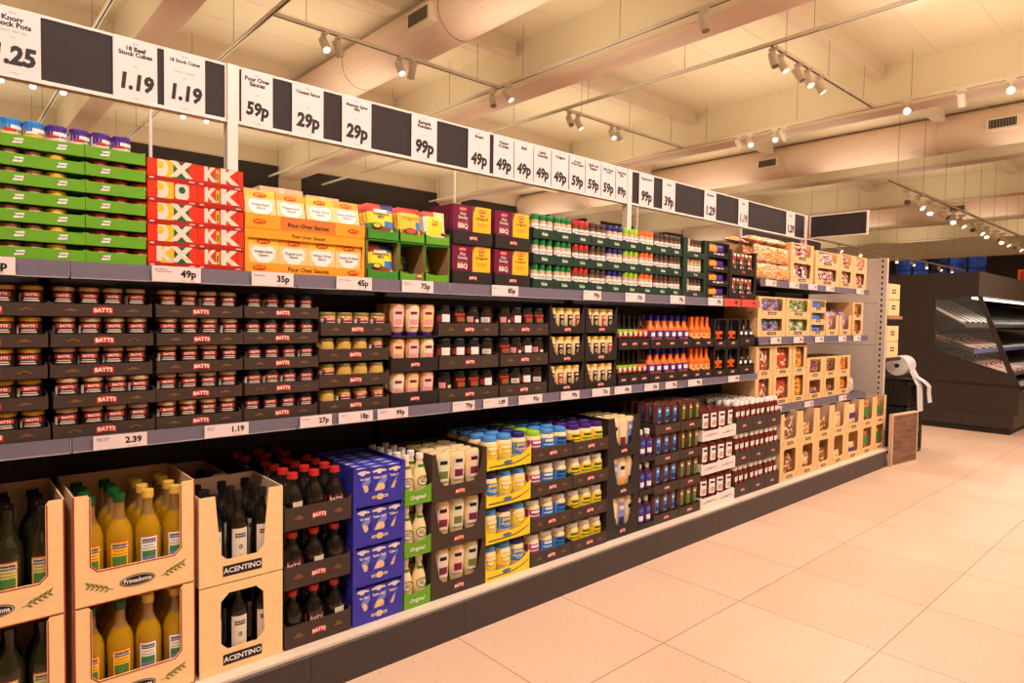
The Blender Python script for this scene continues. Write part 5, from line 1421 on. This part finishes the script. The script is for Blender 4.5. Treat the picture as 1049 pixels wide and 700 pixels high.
for i in range(7):
    a, b = xs[i], xs[i + 1]; w = b - a - .004
    for k in range(2):
        z = ZF + k * .245
        hole = window(w - .11, w - .11, .055, .228, .012) if k == 0 else notch(w - .09, w - .11, .055, .243, .014)
        (crate(w, .243, .28, hole) if k == 0 else open_crate(w, .243, .28, hole)).put(((a + b) / 2, F, z), 'cream snack crate on the lowest level, %s tier, %s column' % (tiers(2)[k], ORD[i]), 'cream snack crates')
        cols_, band, nm = palS[i]
        hh = (.17, .15, .15, .09, .12, .2, .2)[i] if k == 0 else (.2, .13, .15, .16, .2, .21, .2)[i]
        BP = bag(w - .05, hh, cols_, i * 3 + k, band)
        BP.put(((a + b) / 2, F + .045, z + .007), '%s in %s crate, lowest level%s' % (nm, tiers(2)[k], ', end column' if i == 6 else ', %s column' % ORD[i]), 'bags of nuts, lowest level')
        for r in (1, 2): BP.put(((a + b) / 2 + random.uniform(-.01, .01), F + .045 + r * .07, z + .007), '%s%s, %s crate, lowest level %s column' % (nm, ' behind it' if r == 1 else ' at the back', tiers(2)[k], ORD[i]), 'bags of nuts, lowest level', .1)
US = 2.222
# low shelf, tall crates
low = [(4.290, 4.545, .218, [FOODR, REDB, NUTD, FOODB, OFFW], 'red and brown snack bag'), (4.550, 4.845, .218, [REDB, FOODR, NUTL, NUTD], 'red pistachio bag'), (4.850, 5.100, .218, [ORANGE, YELL, NUT, FOODB], 'amber snack bag'),
       (5.110, 5.415, .165, [NUTD, FOODB, VIOLET, NUT], 'purple marked nut bag'), (5.420, 5.695, .165, [NUTD, BLACKC, FOODB, NUT], 'dark nut bag'), (5.700, 5.965, .165, [ORANGED, FOODR, ORANGE], 'orange snack bag')]
for i, (a, b, h, cl, nm) in enumerate(low):
    w = b - a - .004
    P = crate(w, h, .26, window(w - .095, w - .095, .045, h - .012, .01))
    for k in range(2):
        z = .697 + k * (h + .002)
        P.put(((a + b) / 2, US, z), 'cream crate on the lower middle nut shelf, %s tier, %s column' % (tiers(2)[k], ORD[i]), 'cream snack crates')
        BP = bag(w - .04, (h - .02) * (.55 if (k == 0 and i in (3, 4)) else .95), cl, i * 7 + k + 50)
        BP.put(((a + b) / 2, US + .04, z + .007), '%s, %s crate of the lower middle nut shelf' % (nm, tiers(2)[k]), 'snack bags, lower middle shelf')
bag(.1, .13, [WHITE, PINK, OFFW, MIDGREEN], 90).put((6.04, US + .03, .697), 'lone white snack bag at the shelf end, lower one', 'loose white bags')
bag(.1, .17, [WHITE, PINK, OFFW, GREYP], 91).put((6.05, US + .1, .697), 'taller lone white snack bag at the shelf end', 'loose white bags')
# middle shelf
mid = [(4.300, 4.715, .142, [LBLUE, GREYP, GREENX, NAVY, PINK], 'blue and green snack bag', .245), (4.725, 5.135, .142, [MIDGREEN, OLIVE, OFFW, LIDLIME, GREYP], 'green snack bag', .245)]
for i, (a, b, h, cl, nm, _) in enumerate(mid):
    w = b - a - .004
    P = crate(w, h, .26, window(w - .09, w - .10, .042, h - .012, .01))
    for k in range(2):
        z = 1.202 + k * (h + .002)
        P.put(((a + b) / 2, US, z), 'wide cream crate of %ss, %s tier' % (nm, tiers(2)[k]), 'cream snack crates')
        BP = bag((w - .09) / 2, h - .02, cl, i * 7 + k + 150)
        for c in range(2): BP.put(((a + b) / 2 + (c - .5) * (w - .09) / 2, US + .04, z + .007), '%s %s in the %s wide crate' % (ORD[c], nm, tiers(2)[k]), 'snack bags, upper middle shelf')
for k in range(3):
    w = .27; h = .094
    P = crate(w, h, .24, [(-w / 2 + .015, .036), (w / 2 - .015, .036), (w / 2 - .015, h - .006), (-w / 2 + .015, h - .006)])
    P.put((5.283, US, 1.202 + k * .096), 'shallow cream crate showing blue packs, %s of three' % tiers(3)[k], 'cream snack crates')
    bag(.23, h - .015, [SKYB, BLUE, LBLUE, SKYB], 200 + k).put((5.283, US + .04, 1.209 + k * .096), 'blue snack pack in the %s shallow crate' % tiers(3)[k], 'blue snack packs')
for i in range(2):
    w = .245; h = .17; xc = 5.56 + i * .27
    open_crate(w, h, .26, notch(w - .09, w - .10, .05, h, .01)).put((xc, US, 1.202), 'open cream crate with bags spilling over, %s of two' % ORD[i], 'cream snack crates')
    for r in range(3):
        bag(.14, .19 + .02 * r, [PINK, LBLUE, REDB, OFFW, VIOLET], 300 + i * 3 + r).put((xc + random.uniform(-.01, .01), US + .04 + r * .07, 1.209), 'pink and blue bag%s, %s spilling crate' % (ROWP[r], ORD[i]), 'pink and blue snack bags', .1)
for k in range(2):
    w = .235; h = .142
    crate(w, h, .26, window(w - .08, w - .08, .035, h - .01, .01)).put((6.10, US, 1.202 + k * .144), 'small cream crate at the end of upper middle nut shelf, %s' % tiers(2)[k], 'cream snack crates')
    bag(.15, .12, [NUTD, ORANGED, FOODB, NUT], 400 + k).put((6.10, US + .04, 1.209 + k * .144), 'brown nut bag in the %s small end crate' % tiers(2)[k], 'snack bags, upper middle shelf')
# top shelf
tp = [(4.775, 5.165, .160, .135), (5.200, 5.660, .150, .12), (5.665, 5.965, .150, .13), (5.970, 6.265, .150, .13)]
for i, (a, b, h0, h1) in enumerate(tp):
    w = b - a - .004; z = 1.607
    for k, h in enumerate((h0, h1)):
        P = crate(w, h, .26, window(w - .09, w - .11, .04, h - .012 if k == 0 else h - .008, .01))
        P.put(((a + b) / 2, US, z), 'cream crate of red and white bags, top shelf, %s tier, %s column' % (tiers(2)[k], ORD[i]), 'cream snack crates')
        BP = bag((w - .09) / 2, h - .018, [PINK, OFFW, PURP, REDEDGE, WHITE, BLACKC] if i < 2 else [FOODR, PINK, NUTD, OFFW], i * 11 + k + 500)
        for c in range(2): BP.put(((a + b) / 2 + (c - .5) * (w - .09) / 2, US + .04, z + .007), '%s red and white bag, top shelf, %s tier, %s column' % (ORD[c], tiers(2)[k], ORD[i]), 'snack bags, top shelf')
        z += h + .002
BG = [bag(.17, .12, [ORANGED, ORANGE, PINK, FILM, OFFW, FILM, PEACH], 600 + i, nm='snack_bag') for i in range(4)]
for k in range(3):
    for c in range(3):
        for r in range(2):
            BG[(k + c + r) % 4].put((4.37 + c * .172, US + .03 + r * (.08 if k < 2 else .13), 1.607 + k * .124 if k < 2 else 1.607 + .275), '%s orange and white bag%s, %s layer of the heap' % (ORD[c], ROWP[r], tiers(3)[k]), 'heap of orange and white bags', random.uniform(-.08, .08) if k < 2 else random.uniform(-.15, .15), -.06 if k < 2 else -1.35)
crate(.2, .28, .2, window(.1, .1, .05, .26, .01)).put((4.66, US + .26, 1.607), 'tall cream crate half hidden behind the bag heap', 'cream snack crates')

# end unit's boxes
for k, (z, nm) in enumerate(((1.381, 'first'), (1.535, 'second'), (.981, 'third'), (1.135, 'fourth'))):
    w, h = .31, .150
    mb = MB().box(0, w, 0, .34, 0, h, CREAM); fr = front(0)
    pr = MB().rect(fr, .10, .20, .06, .10, INK, .001).rect(fr, .115, .185, .072, .088, OFFW, .0014).rect(fr, 0, w, .0, .003, TAN, .001).rect(fr, .02, .022, .02, .13, TAN, .001)
    Proto('snack_carton', 'carton', mb, [('print', pr)], smooth=0).put((6.72, 2.185, z), 'closed cream carton on the end unit, %s counting from %s shelf' % (('lower', 'upper')[k % 2], ('the high', 'the low')[k // 2]), 'cartons on the end unit')
# wooden board at the shelf end
e = empty('wooden_board', (6.495, 2.035, 0), 'upright wooden board with pale edge frame on the floor', 'board', None, -.12)
link('panel', MB().box(.014, .486, .002, .03, .014, .466, WOOD).mesh('panel', 0), e)
link('edging', MB().box(0, .5, 0, .034, 0, .014, CREAM2).box(0, .5, 0, .034, .466, .48, CREAM2).box(0, .014, 0, .034, .014, .466, CREAM2).box(.486, .5, 0, .034, .014, .466, CREAM2).mesh('edging', 0), e)
# black crates with the roll of bags
for k in range(3):
    mb = MB(); w, d, h = .5, .42, .24
    mb.box(0, w, 0, d, 0, .01, CRATEBK).box(0, w, 0, .012, 0, .03, CRATEBK).box(0, w, 0, .012, h - .03, h, CRATEBK).box(0, .012, 0, d, 0, h, CRATEBK).box(w - .012, w, 0, d, 0, h, CRATEBK).box(0, w, d - .012, d, 0, h, CRATEBK)
    for i in range(13): mb.box(.004 + i * .041, .018 + i * .041, 0, .010, .03, h - .03, CRATEBK)
    for i in range(10): mb.box(-.004, .0, .01 + i * .042, .025 + i * .042, .03, h - .03, CRATEBK)
    Proto('plastic_crate', 'crate', mb, smooth=0).put((7.12, 2.12, .001 + k * .243), 'black ribbed plastic crate under the bag roll, %s of three' % tiers(3)[k], 'black plastic crates')
e = empty('bag_roll', (7.33, 2.22, .731), 'big white roll of plastic bags on a rod stand', 'roll')
link('stand', MB().box(.03, .27, -.06, .06, 0, .012, CRATEBK).box(.255, .27, -.02, .02, .012, .17, CRATEBK).tube((-.22, 0, .16), (.262, 0, .16), .008, CRATEBK).mesh('stand', 0), e)
mb = MB(); n = 28
def ring(x, r): return [(x, r * math.cos(2 * math.pi * i / n), .16 + r * math.sin(2 * math.pi * i / n)) for i in range(n)]
A, B, C_, D_ = ring(-.2, .098), ring(.05, .098), ring(-.2, .022), ring(.05, .022)
for i in range(n):
    j = (i + 1) % n
    mb.face([A[i], A[j], B[j], B[i]], PLASTICW); mb.face([A[i], A[j], C_[j], C_[i]], PLASTICW); mb.face([B[i], B[j], D_[j], D_[i]], PLASTICW)
for rr in (.05, .08):
    Q, Q2 = ring(-.2005, rr), ring(-.2005, rr + .001)
    for i in range(n): mb.face([Q[i], Q[(i + 1) % n], Q2[(i + 1) % n], Q2[i]], GREYP)
for xx in (-.02, -.06):
    Q, Q2 = ring(xx, .0985), ring(xx + .006, .0985)
    for i in range(n): mb.face([Q[i], Q[(i + 1) % n], Q2[(i + 1) % n], Q2[i]], GREYP)
link('roll', mb.mesh('roll', 50), e)
mb = MB()
def ribbon(pts, wd):
    for (p, q) in zip(pts, pts[1:]):
        mb.face([(p[0] - wd / 2, p[1], p[2]), (p[0] + wd / 2, p[1], p[2]), (q[0] + wd / 2, q[1], q[2]), (q[0] - wd / 2, q[1], q[2])], PLASTICW)
ribbon([(-.08, -.099, .16), (-.08, -.108, .10), (-.04, -.13, .03), (.0, -.15, -.04), (.02, -.15, -.14), (.05, -.15, -.30)], .17)
ribbon([(-.06, -.105, .12), (-.02, -.13, .05), (.08, -.17, .0), (.16, -.19, -.05), (.2, -.18, -.13), (.21, -.19, -.22)], .13)
link('film_strip', mb.mesh('film_strip', 60), e)

# ================================================================== BLACK CHILLER CABINET
cx0, cx1 = 9.5, 16.0
e = empty('chiller_cabinet', (cx0, 2.4, 0), 'large black open chiller cabinet with a glazed end panel', 'chiller')
def cp(nm, mb, parent=e, smooth=0):
    mb.v = [(v[0] - cx0, v[1] - 2.4, v[2]) for v in mb.v]
    return link(nm, mb.mesh(nm, smooth), parent)
BK = 3.55
cp('kick_plate', MB().box(cx0 + .02, cx1, 1.74, BK, 0, .07, BLACKC))
cp('base', MB().prism_x([(1.70, .07), (1.695, .24), (1.66, .25), (1.655, .50), (1.61, .56), (1.62, .60), (BK, .60), (BK, .07)], cx0, cx1, CHILL))
cp('seam', MB().prism_x([(1.692, .235), (BK, .235), (BK, .245), (1.668, .245)], cx0 - .002, cx0, BLACKC).prism_x([(1.66, .585), (BK, .585), (BK, .60), (1.655, .60)], cx0 - .012, cx0, BLACKC))
cp('back_panel', MB().box(cx0 + .03, cx1, 3.2, BK, .60, 1.66, CHILL))
cp('canopy', MB().box(cx0, cx1, 2.09, BK, 1.66, 1.95, CHILL))
cp('fascia', MB().prism_x([(2.06, 1.66), (2.09, 1.66), (2.09, 1.95), (2.06, 1.95)], cx0, cx1, CHILLF))
hole = [(2.54, 1.645), (2.10, 1.645), (1.775, .74), (2.29, .90), (2.54, .985)]
outl = [(BK, .60), (1.655, .60), (1.70, .70), (2.06, 1.66), (BK, 1.66)]
ep = cp('end_panel', MB().plate(lambda u, v, w: (cx0 - w, u, v), outl, [hole], .03, CHILL))
cp('end_glass', MB().plate(lambda u, v, w: (cx0 + .012 - w, u, v), hole, [], .004, GLASS), ep)
cp('bumper', MB().box(cx0, cx1, 1.60, 1.64, .545, .575, STEEL))
cp('lamp_tube', MB().tube((cx0 + .06, 2.16, 1.635), (cx1 - .1, 2.16, 1.635), .016, LAMPSOFT, 10))
li = area(12.5, 2.2, 1.6, 5.5, .06, 30, (math.radians(-25), 0, 0), (1, .93, .82)); 
# sloping display shelves inside, each carrying rows of packs
def slope_pt(y0, z0, y1, z1, t): return (y0 + (y1 - y0) * t, z0 + (z1 - z0) * t)
SL = [('bottom', 1.84, .70, 2.62, .92), ('middle', 2.12, .98, 2.72, 1.20), ('top', 2.22, 1.30, 2.76, 1.62)]
def pack(cl, L, seed):
    mb = MB().box(0, .105, 0, L, 0, .024, cl[0]); tpf = top(.024)
    mb.rect(tpf, .008, .097, .01, L - .01, cl[1], .001); mb.rect(tpf, .02, .085, L * .2, L * .45, cl[2], .0016); mb.rect(tpf, .03, .075, L * .65, L * .8, cl[3], .0016)
    return Proto('chilled_pack', 'pack', mb, smooth=0)
for si, (nm, ya, za, yb, zb) in enumerate(SL):
    cp('shelf', MB().prism_x([(ya, za - .02), (ya, za), (yb, zb), (3.19, zb), (3.19, zb - .02), (yb, zb - .02)], cx0 + .035, cx1 - .03, CHILL))
    cp('price_rail', MB().prism_x([(ya - .012, za - .03), (ya, za - .03), (ya, za + .02), (ya - .012, za + .02)], cx0 + .035, cx1 - .03, LBLUE if si == 1 else GREYP))
    L = math.hypot(yb - ya, zb - za); ang = math.atan2(zb - za, yb - ya)
    nr = (3, 2, 1)[si]; PL = L / nr - .02
    pal = [[(WHITE, FOODR, OFFW, PINK), (CRATEBK, FOODB, NUTL, REDB), (WHITE, PINK, OFFW, FOODR), (CRATEBK, ORANGED, NUTL, OFFW)],
           [(CRATEBK, FOODB, OFFW, NUTD), (NUTD, FOODR, NUTL, YELL), (WHITE, NUTD, OFFW, FOODB)],
           [(WHITE, WHITE, OFFW, GREYP), (CRATEBK, GREYP, CRATEBK, OFFW)]][si]
    PP = [pack(c, PL, k) for k, c in enumerate(pal)]
    for c in range(12):
        for r in range(nr):
            y, z = slope_pt(ya, za, yb, zb, (r + .06) / nr)
            PP[(c + r) % len(PP)].put((cx0 + .07 + c * (.13 if si == 2 else .125), y, z + .003), '%s pack from the end glass%s, %s sloping chiller shelf' % (ORD[c], ROWP[r], nm), 'chilled packs in the cabinet', 0, ang)
# orange cartons on top of the cabinet
for i in range(4):
    mb = MB().box(0, .25, 0, .2, 0, .24, LIDORANGE); fr = side(0, .2)
    mb.rect(lambda u, v, q: (-q, u, v), .03, .09, .03, .21, OFFW, .001); mb.rect(lambda u, v, q: (-q, u, v), .12, .17, .03, .21, FOODR, .001)
    mb.rect(front(0), .04, .1, .03, .21, OFFW, .001); mb.rect(front(0), .14, .2, .03, .21, FOODR, .001)
    Proto('orange_carton', 'carton', mb, smooth=0).put((12.9 + i * .28, 2.13, 1.951), '%s orange and white carton on top of the chiller' % ORD[i], 'orange cartons on the chiller')

# ================================================================== LIGHT, WORLD, CAMERA
wd = bpy.data.worlds.new('evening'); scene.world = wd; wd.use_nodes = True
nt = wd.node_tree; bg = nt.nodes['Background']
tc = nt.nodes.new('ShaderNodeTexCoord'); nz = nt.nodes.new('ShaderNodeTexNoise'); nz.inputs['Scale'].default_value = 30; nz.inputs['Detail'].default_value = 6
cr = nt.nodes.new('ShaderNodeValToRGB')
cr.color_ramp.elements[0].color = (.004, .008, .03, 1); cr.color_ramp.elements[0].position = .42
cr.color_ramp.elements[1].color = (.03, .09, .36, 1); cr.color_ramp.elements[1].position = .58
nt.links.new(tc.outputs['Generated'], nz.inputs['Vector']); nt.links.new(nz.outputs['Fac'], cr.inputs['Fac'])
nt.links.new(cr.outputs['Color'], bg.inputs['Color']); bg.inputs['Strength'].default_value = 1.0

cam = bpy.data.cameras.new('camera'); co = bpy.data.objects.new('camera', cam); COL.objects.link(co)
cam.sensor_fit = 'HORIZONTAL'; cam.sensor_width = 36; cam.lens = 663.85 * 36 / 1049; cam.clip_start = .05; cam.clip_end = 100
yw, pt, rl = 0.732062, -0.0379479, 0.0152138
fwd = Vector((math.sin(yw) * math.cos(pt), math.cos(yw) * math.cos(pt), math.sin(pt)))
rt = Vector((math.cos(yw), -math.sin(yw), 0)); upv = rt.cross(fwd)
r2 = rt * math.cos(rl) + upv * math.sin(rl); u2 = -rt * math.sin(rl) + upv * math.cos(rl)
from mathutils import Matrix
M3 = Matrix((r2, u2, -fwd)).transposed()
co.matrix_world = Matrix.Translation((0, 0, 1.316)) @ M3.to_4x4()
scene.camera = co
scene.view_settings.view_transform = 'Standard'; scene.view_settings.look = 'None'
scene.view_settings.gamma = 1.0; scene.view_settings.use_curve_mapping = False
scene.view_settings.exposure = -0.95
scene.cycles.use_denoising = True
scene.cycles.max_bounces = 8; scene.cycles.diffuse_bounces = 4; scene.cycles.glossy_bounces = 3; scene.cycles.transmission_bounces = 6
scene.cycles.sample_clamp_indirect = 6.0
